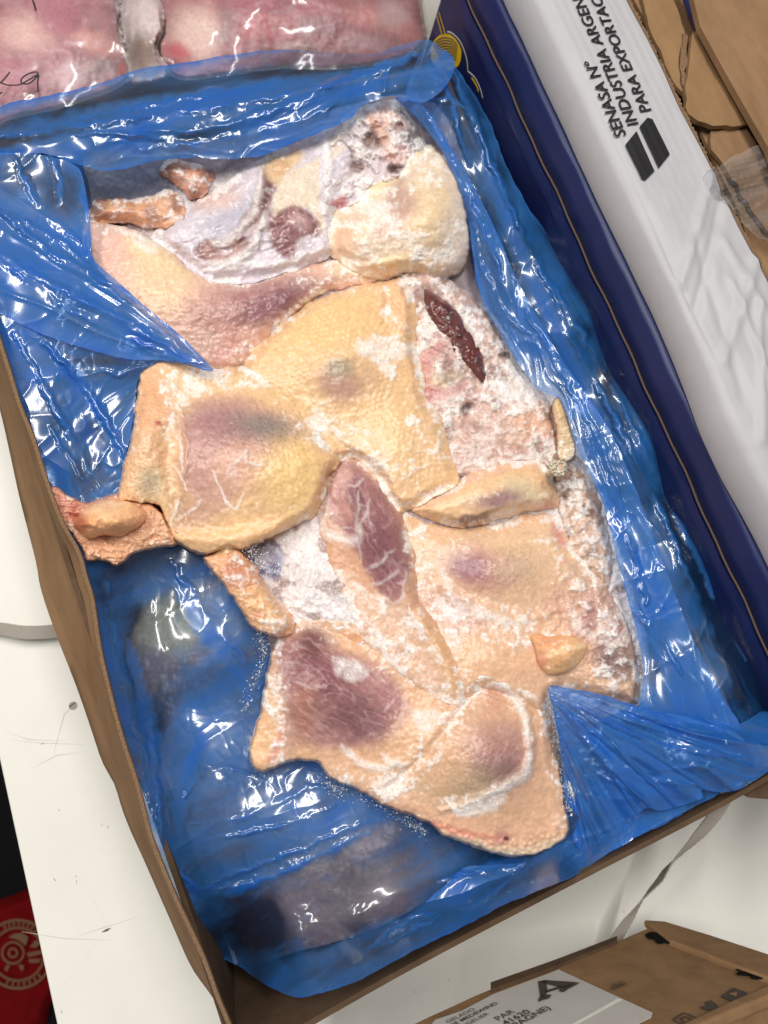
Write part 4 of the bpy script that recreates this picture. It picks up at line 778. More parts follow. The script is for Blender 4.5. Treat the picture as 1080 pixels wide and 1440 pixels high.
ctrl = [(570, 140, .150), (620, 200, .150), (655, 300, .144), (680, 430, .140), (755, 545, .148), (800, 590, .156), (832, 672, .156), (868, 790, .152), (900, 900, .150), (904, 990, .150), (640, 210, .160), (730, 400, .162), (835, 570, .164), (925, 770, .164), (1020, 985, .164), (690, 370, .152), (880, 720, .160), (950, 930, .158)]
film("hanging_fold", RI, ctrl, d, 206, [([(600, 160), (650, 260), (690, 350), (715, 420)], 5, .005, .85), ([(660, 280), (680, 380), (710, 440), (740, 470)], 4, .004, .8), ([(740, 440), (800, 540), (850, 640), (880, 740), (910, 850)], 5, .004, .85), ([(820, 600), (870, 720), (900, 800)], 4, .003, .7), ([(890, 860), (930, 900), (960, 950)], 4, .004, .7)], aniso=[(68, .7, 10)], amp=.0054, edge=1.2)
# gathered bunch at the near right corner
def d(p):
    D = .80 + .16 * p.n3
    return D * (1 - .25 * p.blob(830, 1090, 50, 30, 0, .6)) * (1 - .2 * p.blob(1010, 1085, 40, 16, 10, .6))
RB = [(772, 966), (800, 968), (850, 978), (900, 994), (950, 1005), (1000, 1012), (1040, 1018), (1078, 1000), (1100, 1040), (1085, 1080), (1060, 1098), (1040, 1110), (1012, 1114), (985, 1110), (988, 1122), (960, 1132), (930, 1140), (905, 1138), (885, 1164), (852, 1180), (826, 1200), (806, 1180), (814, 1150), (796, 1126), (792, 1090), (786, 1040), (778, 1000)]
ctrl = [(774, 968, .160), (850, 980, .164), (950, 1006, .166), (1078, 1005, .162), (1085, 1080, .158), (985, 1115, .156), (890, 1148, .146), (815, 1148, .136), (795, 1090, .138), (786, 1030, .150), (870, 1060, .160), (980, 1060, .168), (1040, 1060, .166)]
film("gathered_corner", RB, ctrl, d, 207, [([(778, 970), (860, 995), (950, 1025), (1070, 1045)], 5, .004, .97), ([(780, 978), (860, 1018), (950, 1052), (1060, 1068)], 5, .005, .97), ([(783, 990), (850, 1040), (920, 1075), (1000, 1080)], 6, .005, .97), ([(790, 1010), (850, 1070), (900, 1095), (985, 1105)], 5, .004, .97), ([(860, 985), (950, 1012), (1040, 1035)], 4, .004, .97), ([(830, 1080), (880, 1110), (900, 1120)], 4, .004, .9)],
     tip=[(755, 956, 11, 5.0), (1180, 1050, 7, 1.6)], amp=.0058, edge=1.2)
# low pouch of film at the near edge
def d(p):
    return .74 + .3 * p.n3 - .4 * p.blob(760, 1200, 26, 20, -30, .6) - .3 * p.blob(700, 1215, 30, 14, -20, .6)
film("near_pleat", [(470, 1392), (500, 1352), (560, 1300), (620, 1250), (650, 1222), (690, 1216), (740, 1212), (790, 1192), (805, 1160), (840, 1150), (890, 1140), (940, 1120), (965, 1140), (900, 1176), (840, 1209), (790, 1240), (716, 1270), (669, 1294), (574, 1341), (520, 1371)],
     [(560, 1205, .116), (680, 1214, .118), (790, 1195, .122), (840, 1152, .130), (940, 1122, .146), (950, 1140, .144), (840, 1205, .140), (720, 1262, .136), (640, 1292, .122), (560, 1300, .116), (500, 1370, .085), (574, 1335, .100), (680, 1240, .124), (780, 1215, .132)], d, 208,
     [([(520, 1290), (600, 1240), (680, 1225), (760, 1210)], 4, .004, .85), ([(640, 1280), (720, 1240), (800, 1180), (850, 1155)], 5, .004, .9), ([(700, 1255), (780, 1225), (830, 1180)], 4, .003, .85)], aniso=[(-32, .9, 9)], amp=.0036)

# ---------------------------------------------------------------- open carton
BX = thing("open_carton", "open brown corrugated carton holding frozen birds in a blue bag", "carton", (0, 0, 0))
T = .005; Hh = .15
def panel(name, p0, p1, z0, z1, nrm, mat, parent, nseg=24, bow=0.0, seed=0, t=.0035, lip=0.0):
    """a standing board from p0 to p1 with thickness and a slightly uneven cut top"""
    p0 = np.array(p0, float); p1 = np.array(p1, float); nrm = np.array(nrm, float); v = []; f = []
    for i in range(nseg + 1):
        s_ = i / nseg; c = p0 + (p1 - p0) * s_; b = bow * math.sin(math.pi * s_) + .0012 * math.sin(9 * s_ + seed)
        zt = z1 + .0012 * math.sin(13 * s_ + seed * 2)
        for off in (0, t):
            for zz in (z0, zt):
                q_ = c + nrm * (off + b * (zz - z0) / max(z1 - z0, 1e-6)); v.append((q_[0], q_[1], zz))
    for i in range(nseg):
        a = 4 * i; b_ = 4 * (i + 1)
        f += [(a, a + 1, b_ + 1, b_), (a + 2, b_ + 2, b_ + 3, a + 3), (a + 1, a + 3, b_ + 3, b_ + 1), (a, b_, b_ + 2, a + 2)]
    f += [(0, 2, 3, 1), (4 * nseg, 4 * nseg + 1, 4 * nseg + 3, 4 * nseg + 2)]
    return pydata(name, v, f, mat, parent)
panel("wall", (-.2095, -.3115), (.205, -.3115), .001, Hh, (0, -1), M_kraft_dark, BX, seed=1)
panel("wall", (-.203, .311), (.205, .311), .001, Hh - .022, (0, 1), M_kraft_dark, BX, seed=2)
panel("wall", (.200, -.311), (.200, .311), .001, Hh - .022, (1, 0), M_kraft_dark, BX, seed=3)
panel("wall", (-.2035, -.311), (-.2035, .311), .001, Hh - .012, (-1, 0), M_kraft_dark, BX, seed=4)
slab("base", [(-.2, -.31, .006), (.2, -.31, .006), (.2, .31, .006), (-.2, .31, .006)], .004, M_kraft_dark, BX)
# bent-out flap along the left wall: inner cut edge and wavy outer edge
inner = np.array([(-90, 200), (-40, 350), (0, 481), (11, 515), (28, 571), (46, 615), (67, 682), (89, 738), (111, 777), (122, 818), (130, 842), (140, 911), (156, 980), (172, 1039), (192, 1100), (208, 1163), (214, 1183), (243, 1254), (265, 1301), (287, 1349), (306, 1402), (322, 1440), (338, 1482)], float)
outer = np.array([(-140, 230), (-70, 400), (-18, 520), (0, 577), (14, 638), (28, 702), (50, 788), (55, 818), (64, 850), (83, 903), (108, 967), (128, 1025), (144, 1072), (161, 1103), (171, 1136), (183, 1167), (199, 1202), (218, 1245), (240, 1295), (268, 1358), (290, 1390), (304, 1412), (311, 1440), (326, 1490)], float)
def resamp(P, n):
    P = smooth(P, False, 4); s_ = np.r_[0, np.cumsum(np.hypot(*np.diff(P, axis=0).T))]; q_ = np.linspace(0, s_[-1], n)
    return np.c_[np.interp(q_, s_, P[:, 0]), np.interp(q_, s_, P[:, 1])]
n = 90; A = resamp(inner, n); B = resamp(outer, n); rows = []
for j in range(7):
    t_ = j / 6; Q = A * (1 - t_) + B * t_; zz = .152 - .052 * t_ - .006 * math.sin(math.pi * t_); rows.append(at(Q[:, 0], Q[:, 1], np.full(n, zz)))
g = np.array(rows); low = g + np.array([.0012, 0, -.0035]); v = np.r_[g.reshape(-1, 3), low.reshape(-1, 3)]; f = []
m_ = 7 * n
for j in range(6):
    for i in range(n - 1):
        a = j * n + i; f += [(a, a + n, a + n + 1, a + 1), (a + m_, a + 1 + m_, a + n + 1 + m_, a + n + m_)]
for i in range(n - 1):
    f += [(i, i + 1, i + 1 + m_, i + m_), (6 * n + i, 6 * n + i + m_, 6 * n + i + 1 + m_, 6 * n + i + 1)]
fl = pydata("flap", v, f, M_kraft, BX, True); fl["label"] = "bent outer flap along the long wall"
e = fl.modifiers.new("split", 'EDGE_SPLIT'); e.split_angle = 1.0
def ribbon(name, px, z, w, mat, parent, off=(0, 0, .0006)):
    """thin raised strip along photo points at heights z"""
    P = resamp(np.array(px, float), 60); zz = np.interp(np.linspace(0, 1, 60), np.linspace(0, 1, len(z)), z); c = at(P[:, 0], P[:, 1], zz)
    d_ = np.gradient(c, axis=0); d_[:, 2] = 0; d_ /= np.linalg.norm(d_, axis=1)[:, None]; s_ = np.c_[-d_[:, 1], d_[:, 0], 0 * d_[:, 0]] * w / 2
    v = np.r_[c + s_, c - s_] + np.array(off); v = np.r_[v, v - np.array([0, 0, .001])]; f = []
    for i in range(59): f += [(i, i + 60, i + 61, i + 1), (i, i + 1, i + 121, i + 120), (i + 60, i + 180, i + 181, i + 61), (i + 120, i + 121, i + 181, i + 180)]
    return pydata(name, v, f, mat, parent)
ribbon("cut_edge", inner[1:], [.1522], .0022, M_kraft_edge, BX)
slab("corner_tab", at(np.array([1044, 1056, 1080, 1110, 1100, 1066]), np.array([1116, 1122, 1124, 1110, 1080, 1096]), .142), .004, M_kraft_dark, BX)

# ---------------------------------------------------------------- table, floor
TB = thing("white_table", "scratched white laminate table under the cartons", "table", (0, 0, 0))
el = np.array([-.322, -.16, 0]); dv = np.array([-.330 + .314, -.295 + .088, 0]); dv /= np.linalg.norm(dv)
a0 = el - dv * 1.6; a1 = el + dv * .75; nr = np.array([dv[1], -dv[0], 0]); nr = nr if nr[0] > 0 else -nr
slab("tabletop", [a0, a1, a1 + nr * 1.5, a0 + nr * 1.5], .028, M_table, TB, .0015)
for k_, (p_, q_) in enumerate(((.25, .12), (.25, 1.35), (2.1, .12), (2.1, 1.35))):
    c = a0 + dv * p_ + nr * q_
    slab("leg", [c + np.array(x) for x in ((-.02, -.02, -.0285), (.02, -.02, -.0285), (.02, .02, -.0285), (-.02, .02, -.0285))], .72, M_table, TB)
def scr(px, w, mat=None):
    P = at(np.array(px, float)[:, 0], np.array(px, float)[:, 1], .0003); d_ = np.gradient(P, axis=0); d_ /= np.linalg.norm(d_, axis=1)[:, None] + 1e-9
    s_ = np.c_[-d_[:, 1], d_[:, 0], 0 * d_[:, 0]] * w; n_ = len(P); ta = np.sin(np.linspace(.15, 3.0, n_))[:, None]
    v = np.r_[P + s_ * ta, P - s_ * ta]; return pydata("scratch", v, [(i, i + n_, i + n_ + 1, i + 1) for i in range(n_ - 1)], mat, TB)
M_scr = plain("scratch_grime", lin(210, 206, 197), .7, .2); M_scr2 = plain("dark_nick", lin(96, 92, 78), .7, .2)
for s_ in ([(105, 1318), (150, 1303), (195, 1289)], [(125, 1255), (150, 1300)], [(90, 1385), (145, 1312)], [(10, 1030), (40, 1040), (90, 1042)], [(15, 1041), (60, 1045), (120, 1047)], [(75, 1060), (90, 1005), (105, 990)], [(30, 1310), (90, 1320), (160, 1322)], [(45, 1080), (80, 1062), (115, 1058)]): scr(s_, .00035, M_scr)
for s_ in ([(143, 1311), (150, 1308), (156, 1305)], [(57, 1047), (62, 1045)], [(106, 1231), (107, 1234)], [(108, 1238), (107, 1242)], [(82, 1138), (84, 1141)], [(142, 1159), (144, 1161)], [(151, 1162), (153, 1165)], [(86, 1421), (87, 1425)], [(75, 1235), (79, 1239)], [(582, 1394), (584, 1396)], [(630, 1378), (632, 1380)], [(876, 1281), (878, 1283)], [(838, 1240), (840, 1242)], [(805, 1273), (807, 1274)]): scr(np.array(s_) + np.array([0, 0]), .0009, M_scr2)
# screw let into the table
c = at(102.5, 992.5, .0004); th = np.linspace(0, 2 * np.pi, 25)[:-1]
M_steel = plain("dull_steel", lin(150, 146, 128), .4, .6)
v = [(c[0] + .0032 * math.cos(a), c[1] + .0032 * math.sin(a), c[2]) for a in th]; sc_ = slab("screw_head", v, .0008, M_steel, TB)
slab("screw_slot", [c + np.array(x) for x in ((-.0028, -.0004, .0003), (.0024, .0014, .0003), (.0022, .0022, .0003), (-.003, .0005, .0003))], .0004, M_scr2, sc_)
fl = slab("floor", [(-3, -3, -.75), (3, -3, -.75), (3, 3.5, -.75), (-3, 3.5, -.75)], .05, M_floor); fl["kind"] = "structure"; fl["label"] = "dark speckled carpet floor"
# ---------------------------------------------------------------- text and print helpers
def text_obj(body, origin, ex, ey, size, mat, parent, name="lettering", bold=.0, sx=1.0, align='LEFT', lift=.0004):
    """flat print: letters of cap height ~ .7*size on the plane spanned by ex (reading direction) and ey (up)"""
    cu = bpy.data.curves.new(name, 'FONT'); cu.body = body; cu.size = 1.0; cu.offset = bold; cu.align_x = align; cu.extrude = 0.0; cu.resolution_u = 3
    o = bpy.data.objects.new("tmp", cu); COL.objects.link(o); bpy.context.view_layer.update()
    me = bpy.data.meshes.new_from_object(o.evaluated_get(bpy.context.evaluated_depsgraph_get())); bpy.data.objects.remove(o)
    ex = np.array(ex) / np.linalg.norm(ex); ey = np.array(ey, float); ey = ey - ex * (ey @ ex); ey /= np.linalg.norm(ey); nn = np.cross(ex, ey)
    if nn @ (CC - np.array(origin)) < 0: nn = -nn
    co = np.zeros(len(me.vertices) * 3, np.float32); me.vertices.foreach_get("co", co); co = co.reshape(-1, 3)
    w_ = np.array(origin) + (co[:, :1] * sx * size) * ex + (co[:, 1:2] * size) * ey + nn * lift
    me.vertices.foreach_set("co", w_.astype(np.float32).ravel()); me.update(); me.materials.clear()
    me.name = name; return link(name, me, mat, parent)
def flat(name, pts, mat, parent, lift=None):
    pts = np.array(pts, float)
    if lift is not None: pts = pts + np.array(lift)
    return pydata(name, pts, [tuple(range(len(pts)))], mat, parent)
def band(name, pts, w, mat, parent, nrm, closed=False):
    """printed line of width w through world points on a plane with normal nrm"""
    P = np.array(pts, float); n_ = len(P)
    d_ = (np.roll(P, -1, 0) - np.roll(P, 1, 0)) if closed else np.gradient(P, axis=0)
    d_ /= np.linalg.norm(d_, axis=1)[:, None] + 1e-12; s_ = np.cross(d_, nrm) * w / 2; v = np.r_[P + s_, P - s_]
    r = range(n_ if closed else n_ - 1)
    return pydata(name, v, [(i, i + n_, (i + 1) % n_ + n_, (i + 1) % n_) for i in r], mat, parent)

# ---------------------------------------------------------------- blue carton
BC = thing("blue_carton", "glossy dark blue carton with yellow disc logo, beside the open carton", "carton", (.3, 0, 0))
XB = .2152
slab("wall", [(XB, -.30, .176), (XB, .36, .176), (XB + .006, .36, .176), (XB + .006, -.30, .176)], .175, M_blue, BC, .0, (0, 0, -1))
pts = [(XB, .36), (.52, .36)]
slab("end_wall", [(XB + .0065, -.30, .174), (.52, -.30, .174), (.52, -.294, .174), (XB + .0065, -.294, .174)], .172, M_blue, BC, 0, (0, 0, -1))
slab("end_wall", [(XB + .0065, .354, .174), (.52, .354, .174), (.52, .36, .174), (XB + .0065, .36, .174)], .172, M_blue, BC, 0, (0, 0, -1))
# lid: cut brown edge, rising blue side, top
ys = np.linspace(-.302, .362, 60); wob = .0006 * np.sin(ys * 57) + .0005 * np.sin(ys * 131 + 1)
def strip(name, prof, mat, parent, smooth_=True):
    v = []; k_ = len(prof)
    for j, y in enumerate(ys):
        for (x, z) in prof: v.append((x + wob[j], y, z))
    f = [(j * k_ + i, j * k_ + i + 1, (j + 1) * k_ + i + 1, (j + 1) * k_ + i) for j in range(len(ys) - 1) for i in range(k_ - 1)]
    return pydata(name, v, f, mat, parent, smooth_)
strip("wall_crease", [(XB - .0004, .158), (XB - .0011, .163), (XB - .0022, .167), (XB - .0012, .1705), (XB - .0004, .176)], M_blue, BC)
strip("lid_edge", [(XB + .0022, .1780), (XB - .0004, .1783), (XB - .0004, .1793), (XB + .0022, .1794)], M_liner_edge, BC, False)
strip("lid_side", [(XB + .0022, .1796), (XB + .0004, .1800), (XB + .0030, .190), (XB + .0050, .200), (XB + .0062, .2025), (XB + .0085, .2035), (.26, .2035), (.52, .2035)], M_blue, BC)
def onx(px, lift=.0008): P = np.array(px, float); return at_plane(P[:, 0], P[:, 1], 0, XB - lift)
NX = np.array([-1., 0, 0])
lg = bpy.data.objects.new("logo", None); COL.objects.link(lg); lg.parent = BC; lg.matrix_parent_inverse = BC.matrix_world.inverted()
def arc(cx, cy, rx, ry, a0_, a1_, rot=0, n_=28):
    t_ = np.radians(np.linspace(a0_, a1_, n_)); r = math.radians(rot); x = rx * np.cos(t_); y = ry * np.sin(t_)
    return np.c_[cx + x * math.cos(r) - y * math.sin(r), cy + x * math.sin(r) + y * math.cos(r)]
flat("disc", onx([(611, 56), (617, 50), (625, 47), (634, 49), (641, 55), (646, 63), (649, 72), (648, 84), (645, 92), (640, 96), (630, 100), (615, 96), (606, 84), (606, 66)], .0005), M_yellow, lg)
for i in range(8):
    c_ = arc(626 + i * .6, 71 + i * 2.4, 18 - i * .9, 18 - i * 1.5, 190, 335, 8); band("ring", onx(c_, .0009), .0008, M_blue, lg, NX)
for a_, b_ in (((617, 17), (626.5, 49)), ((614, 22), (622, 50))): band("stalk", onx([a_, ((a_[0] + b_[0]) / 2, (a_[1] + b_[1]) / 2), b_], .0009), .0012, M_yellow, lg, NX)
band("stalk_core", onx([(615.8, 19), (620, 34), (624.4, 49)], .0007), .0012, M_maroon, lg, NX)
for px in ([(629, 44.5), (635, 46), (643, 53), (648, 60), (652, 69), (655, 78), (657, 87), (658, 100)], [(658, 100), (664, 105), (669, 111), (674, 121), (677, 130), (679, 138)]): band("outline", onx(resamp(np.array(px, float), 24), .0007), .0011, M_whiteprint, lg, NX)
band("outline", onx(resamp(np.array([(663, 109), (667, 115), (671, 122), (673, 129)], float), 12), .0007), .0016, M_yellow, lg, NX)

# ---------------------------------------------------------------- white carton on top of it
WC = thing("white_carton", "white export carton printed in black, opened to torn brown board", "carton", (.3, .1, .2))
xs0, xs1, zb, zt = .2245, .301, .2045, .2345
def wtop(x, y):
    s_ = (x - xs0) / (xs1 - xs0)
    cr = .0022 * fbm(x * 26 + 3, y * 14, 4, 301) * sst(0, .25, s_)
    lines = 0
    for ax, ay, bx, by, h, w in ((.235, .03, .298, .10, .0016, .0035), (.238, .01, .300, .085, -.0014, .003), (.24, -.03, .30, .03, .0016, .004), (.24, -.09, .285, .0, .0016, .003), (.26, -.12, .272, .02, .0014, .003), (.243, -.06, .262, .06, -.0012, .004), (.228, .19, .252, .182, .0018, .003), (.252, .182, .285, .19, .0012, .003), (.282, .05, .292, -.08, .0012, .004)):
        wx = x - ax; wy = y - ay; ex, ey = bx - ax, by - ay; L = ex * ex + ey * ey; t_ = np.clip((wx * ex + wy * ey) / L, 0, 1); d_ = np.hypot(wx - ex * t_, wy - ey * t_)
        lines = lines + 1.5 * h * np.exp(-(d_ / w) ** 2)
    lines = lines * (1 - .8 * sst(.09, .13, y)); cr = cr * (1 - .6 * sst(.09, .13, y))
    flute = .00014 * np.sin(x * 900) * sst(.02, .2, y)
    dent = -.004 * np.exp(-(((x - .232) / .014) ** 2 + ((y - .03) / .05) ** 2))
    return zt + cr + lines + flute + dent
ny = 260; nxs = 60; Y = np.linspace(-.33, .46, ny); prof = [(xs0, zb), (xs0 - .001, zb + .006), (xs0 + .0005, zb + .016), (xs0 + .003, zb + .0235), (xs0 + .0065, zb + .0283)]
v = []
for y in Y:
    b_ = .0022 * fbm(np.array([y * 9.0]), np.array([.3]), 3, 310)[0] - .0045 * math.exp(-((y + .09) / .05) ** 2) + .003 * math.exp(-((y - .03) / .06) ** 2)
    for (x, z) in prof: v.append((x + b_, y, z))
    xe = xs1 - .001 + .0006 * math.sin(y * 70) - (.010 * sst(.06, -.05, np.array(y)) if False else 0)
    xr = np.linspace(xs0 + .0105, xe, nxs); zz = wtop(xr, np.full(nxs, y))
    zz = zz - .0015 * np.exp(-((xr - xs0 - .01) / .004))
    for x, z in zip(xr, zz): v.append((x + b_ * max(0, 1 - (x - xs0) / .03), y, z))
    v.append((xe, y, zz[-1] - .0045))
kk = len(prof) + nxs + 1; f = [(j * kk + i, j * kk + i + 1, (j + 1) * kk + i + 1, (j + 1) * kk + i) for j in range(ny - 1) for i in range(kk - 1)]
wb = pydata("printed_panel", v, f, M_white, WC, True)
v = [];
for y in np.linspace(-.33, .46, 420):
    z0_ = float(wtop(np.array(xs1 - .001), np.array(y))); j_ = .0007 * math.sin(y * 1500) + .0005 * math.sin(y * 431)
    v += [(xs1 - .0015 + .0006 * math.sin(y * 70), y, z0_ + .0004), (xs1 + .0016 + j_, y, z0_ - .0002), (xs1 + .0012 + j_, y, z0_ - .0048)]
f = [(3 * j + i, 3 * j + i + 1, 3 * j + i + 4, 3 * j + i + 3) for j in range(419) for i in (0, 1)]
pydata("cut_edge", v, f, M_kraft_edge, WC)
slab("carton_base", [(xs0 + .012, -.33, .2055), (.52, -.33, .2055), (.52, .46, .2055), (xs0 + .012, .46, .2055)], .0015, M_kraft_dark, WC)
ZP = .2352
def onw(u, v_): return at(u, v_, ZP)
o0 = onw(873, 194); o1 = onw(800, 0 - 6)
E1 = (onw(800, 20) - onw(874, 192)); E1 /= np.linalg.norm(E1)
E1 = np.array([E1[0], E1[1], 0]); UPW = np.array([-E1[1], E1[0], 0])
def drape(o):
    n_ = len(o.data.vertices); c_ = np.zeros(n_ * 3, np.float32); o.data.vertices.foreach_get('co', c_); c_ = c_.reshape(-1, 3)
    w_ = np.array(o.parent.matrix_world.translation); c_[:, 2] = wtop(c_[:, 0], c_[:, 1]) + .0011; o.data.vertices.foreach_set('co', c_.ravel()); o.data.update(); return o
for body, (u, v_), sz in (("SENASA Nº", (881, 191), .0130), ("INDUSTRIA ARGENTINA", (898, 176), .0130), ("PARA EXPORTACION", (916, 157), .0130)):
    drape(text_obj(body, onw(u, v_), E1, UPW, sz, M_ink, WC, bold=.016, sx=.98, lift=.0010))
for px in ([(879, 204), (894.5, 185), (920, 241), (907, 254), (902, 252)], [(898.5, 179), (910, 166), (917, 168), (942, 217), (926, 237)]):
    U, V, sd, F = grid_sheet(px, 2.0, 0, 0, 1); drape(mesh_np("black_mark", at(U, V, ZP), F, M_ink, WC))
# clear adhesive tape over panel and torn board
tape_px = [(990, 252), (1010, 232), (1060, 208), (1130, 190), (1130, 350), (1080, 338), (1056, 326), (1030, 296)]
def tz(U, V):
    P = at(U, V, ZP); zz = np.where(P[:, 0] < xs1 + .001, wtop(np.minimum(P[:, 0], xs1), P[:, 1]) + .0011, 0); ed = wtop(np.minimum(P[:, 0], xs1), P[:, 1])
    dx = np.clip((P[:, 0] - xs1) / .02, 0, 1); return np.where(P[:, 0] < xs1 + .001, zz, ed + .0011 - .003 * dx)
film("clear_tape", tape_px, tz, lambda p: .08 + .30 * sst(990, 1030, p.U + .9 * (p.V - 240)) * (.6 + .9 * np.clip(p.n2 + .25 * np.sin(p.V * .9 + p.U * .25), 0, 1)), 230, aniso=[(-28, 1.2, 5)], amp=.0022, mat=M_clear, parent=WC, edge=5)
# torn inner brown board
def rough_slab(name, px, z, th, mat, parent, bend=0.0, seed=0, jag=1.6, step=3.0, tilt=None, edgecol=True):
    P = smooth(np.array(px, float), True, 1); out = []
    rs_ = np.random.RandomState(seed)
    for i in range(len(P)):
        a_, b_ = P[i], P[(i + 1) % len(P)]; n_ = max(1, int(np.hypot(*(b_ - a_)) / 9)); nrm = np.array([-(b_ - a_)[1], (b_ - a_)[0]]) / (np.hypot(*(b_ - a_)) + 1e-9)
        for t_ in range(n_): out.append(a_ + (b_ - a_) * t_ / n_ + nrm * rs_.normal() * jag * (t_ > 0))
    U, V, sd, F = grid_sheet(out, step, 0, seed, 1)
    zz = (np.full(U.shape, z) if tilt is None else tilt(U, V)) + bend * fbm(U / 60, V / 60, 3, seed)
    top = at(U, V, zz); n_ = len(top); low = top - np.array([0, 0, th])
    # close the rim
    from collections import Counter
    E_ = np.concatenate([F[:, [0, 1]], F[:, [1, 2]], F[:, [2, 3]], F[:, [3, 0]]]); key = np.sort(E_, 1); kq = key[:, 0].astype(np.int64) * 10000000 + key[:, 1]
    uq, inv, ct = np.unique(kq, return_inverse=True, return_counts=True); bE = E_[ct[inv] == 1]
    faces = np.r_[F, F[:, ::-1] + n_, np.c_[bE[:, 1], bE[:, 0], bE[:, 0] + n_, bE[:, 1] + n_]]
    return mesh_np(name, np.r_[top, low], faces, mat, parent, None, None, False)
rough_slab("inner_board", [(880, -20), (1200, -20), (1200, 560), (1075, 420), (1040, 300), (1000, 215), (960, 130), (920, 50)], .2215, .003, M_kraft, WC, .001, 7, 0)
rough_slab("torn_flap", [(900, -20), (942, -10), (956, 22), (963, 45), (957, 68), (954, 95), (956, 116), (962, 132), (952, 122), (940, 100), (915, 45)], .2262, .003, M_kraft_light, WC, .0012, 11, 1.5)
rough_slab("torn_flap", [(974, 46), (984, 40), (992, 52), (1020, 100), (1048, 160), (1055, 172), (1030, 178), (1002, 177), (982, 170), (968, 160), (966, 140), (968, 100)], .231, .004, M_kraft_light, WC, .0016, 12, 1.5)
rough_slab("torn_flap", [(1000, 184), (1050, 180), (1062, 196), (1085, 240), (1085, 330), (1060, 300), (1020, 235), (1000, 210)], .2260, .003, M_kraft, WC, .0012, 13, 1.5)
rough_slab("torn_flap", [(960, 46), (968, 50), (965, 75), (962, 100), (966, 125), (958, 118), (956, 95), (958, 70)], .2275, .003, M_kraft_edge, WC, .0010, 14, 2.2)
# blue sliver and brown flap of the farther box
FC = thing("brown_carton", "plain brown carton flap behind the torn white carton", "carton", (.45, .15, .2))
rough_slab("flap", [(968, -30), (1200, -60), (1200, 480), (1100, 262), (1080, 207), (1030, 120), (985, 38)], .240, .005, M_kraft, FC, .0008, 21, 0)
rough_slab("printed_strip", [(956, -30), (966, -30), (988, 32), (985, 42), (978, 36), (963, 0)], .2345, .002, M_blue, FC, 0, 22, 0)
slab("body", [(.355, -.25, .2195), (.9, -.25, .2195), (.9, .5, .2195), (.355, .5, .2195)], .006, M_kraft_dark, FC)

# ---------------------------------------------------------------- straps
def strap(name, px, zs, width, roll, label, cat, parent_none=True):
    """flat woven band: roll = twist angle (radians) along it"""
    P = resamp(np.array(px, float), 90); s_ = np.linspace(0, 1, 90); zz = np.interp(s_, np.linspace(0, 1, len(zs)), zs); c = at(P[:, 0], P[:, 1], zz)
    ro = np.interp(s_, np.linspace(0, 1, len(roll)), roll); d_ = np.gradient(c, axis=0); d_ /= np.linalg.norm(d_, axis=1)[:, None]
    side = np.cross(d_, (0, 0, 1)); side /= np.linalg.norm(side, axis=1)[:, None]; upv = np.cross(side, d_)
    wv = side * np.cos(ro)[:, None] + upv * np.sin(ro)[:, None]; nv = np.cross(wv, d_)
    m_ = 9; v = []
    for j in range(m_):
        t_ = (j / (m_ - 1) - .5) * width; v.append(c + wv * t_)
    v = np.array(v); rib = .00025 * np.cos(np.arange(90) * math.pi)[None, :, None] * np.cos(np.arange(m_) * math.pi)[:, None, None]
    top = v + nv[None] * (.0004 + rib); bot = v - nv[None] * .0004; V_ = np.r_[top.reshape(-1, 3), bot.reshape(-1, 3)]; n_ = m_ * 90; f = []
    for j in range(m_ - 1):
        for i in range(89):
            a_ = j * 90 + i; f += [(a_, a_ + 1, a_ + 91, a_ + 90), (a_ + n_, a_ + 90 + n_, a_ + 91 + n_, a_ + 1 + n_)]
    for i in range(89): f += [(i, i + n_, i + 1 + n_, i + 1), ((m_ - 1) * 90 + i, (m_ - 1) * 90 + i + 1, (m_ - 1) * 90 + i + 1 + n_, (m_ - 1) * 90 + i + n_)]
    return tag(pydata(name, V_, f, M_strap, None, False), label, cat)
strap("packing_strap", [(1040, 1085), (1022, 1118), (1003, 1150), (975, 1183), (950, 1208), (928, 1236), (905, 1262), (886, 1290), (868, 1318), (850, 1350)], [.146, .140, .128, .112, .094, .080, .064, .050, .040, .030], .0115, [0, 0, .05, .25, .7, 1.25, 1.0, .5, .2, .1],
      "loose twisted white woven strap hanging from the carton's corner towards the parcel", "strap")
strap("packing_strap", [(-40, 880), (0, 884), (30, 889), (60, 889), (90, 886), (160, 880)], [.006, .010, .013, .013, .012, .006], .0105, [1.0, .45, .1, -.05, -.05, 0], "short end of white woven strap lying on the table beside the brown flap", "strap")

# ---------------------------------------------------------------- parcel leaning at the near right
PA = thing("cardboard_parcel", "brown cardboard mailing parcel with white address label and printed icons", "parcel", (.1, -.42, 0))
P0 = at(912, 1300, .042)
# its face is seen at a slant: rotate the plane about the picture's horizontal until the two edges stand square
hx = RM @ np.array([1., 0, 0]); vd = ray(912, 1300); vd = vd / np.linalg.norm(vd); bestn = None
for a_ in np.radians(np.arange(5, 80, .5)):
    for sg in (1,):
        nz = -vd; nz = nz - hx * (nz @ hx); nz /= np.linalg.norm(nz); yv = np.cross(nz, hx)
        nn = nz * math.cos(a_) + sg * yv * math.sin(a_)
        q1 = at_nplane(690, 1388, P0, nn) - P0; q2 = at_nplane(1080, 1352, P0, nn) - P0
        cs = q1 @ q2 / np.linalg.norm(q1) / np.linalg.norm(q2)
        if bestn is None or abs(cs + .12) < bestn[0]: bestn = (abs(cs + .12), nn, math.degrees(a_), sg)
PN = bestn[1]
if PN @ (CC - P0) < 0: PN = -PN
print("parcel tilt", bestn[2], bestn[0], PN)
def onp(px, lift=0.0): P = np.array(px, float); return at_nplane(P[:, 0], P[:, 1], P0, PN) + PN * lift
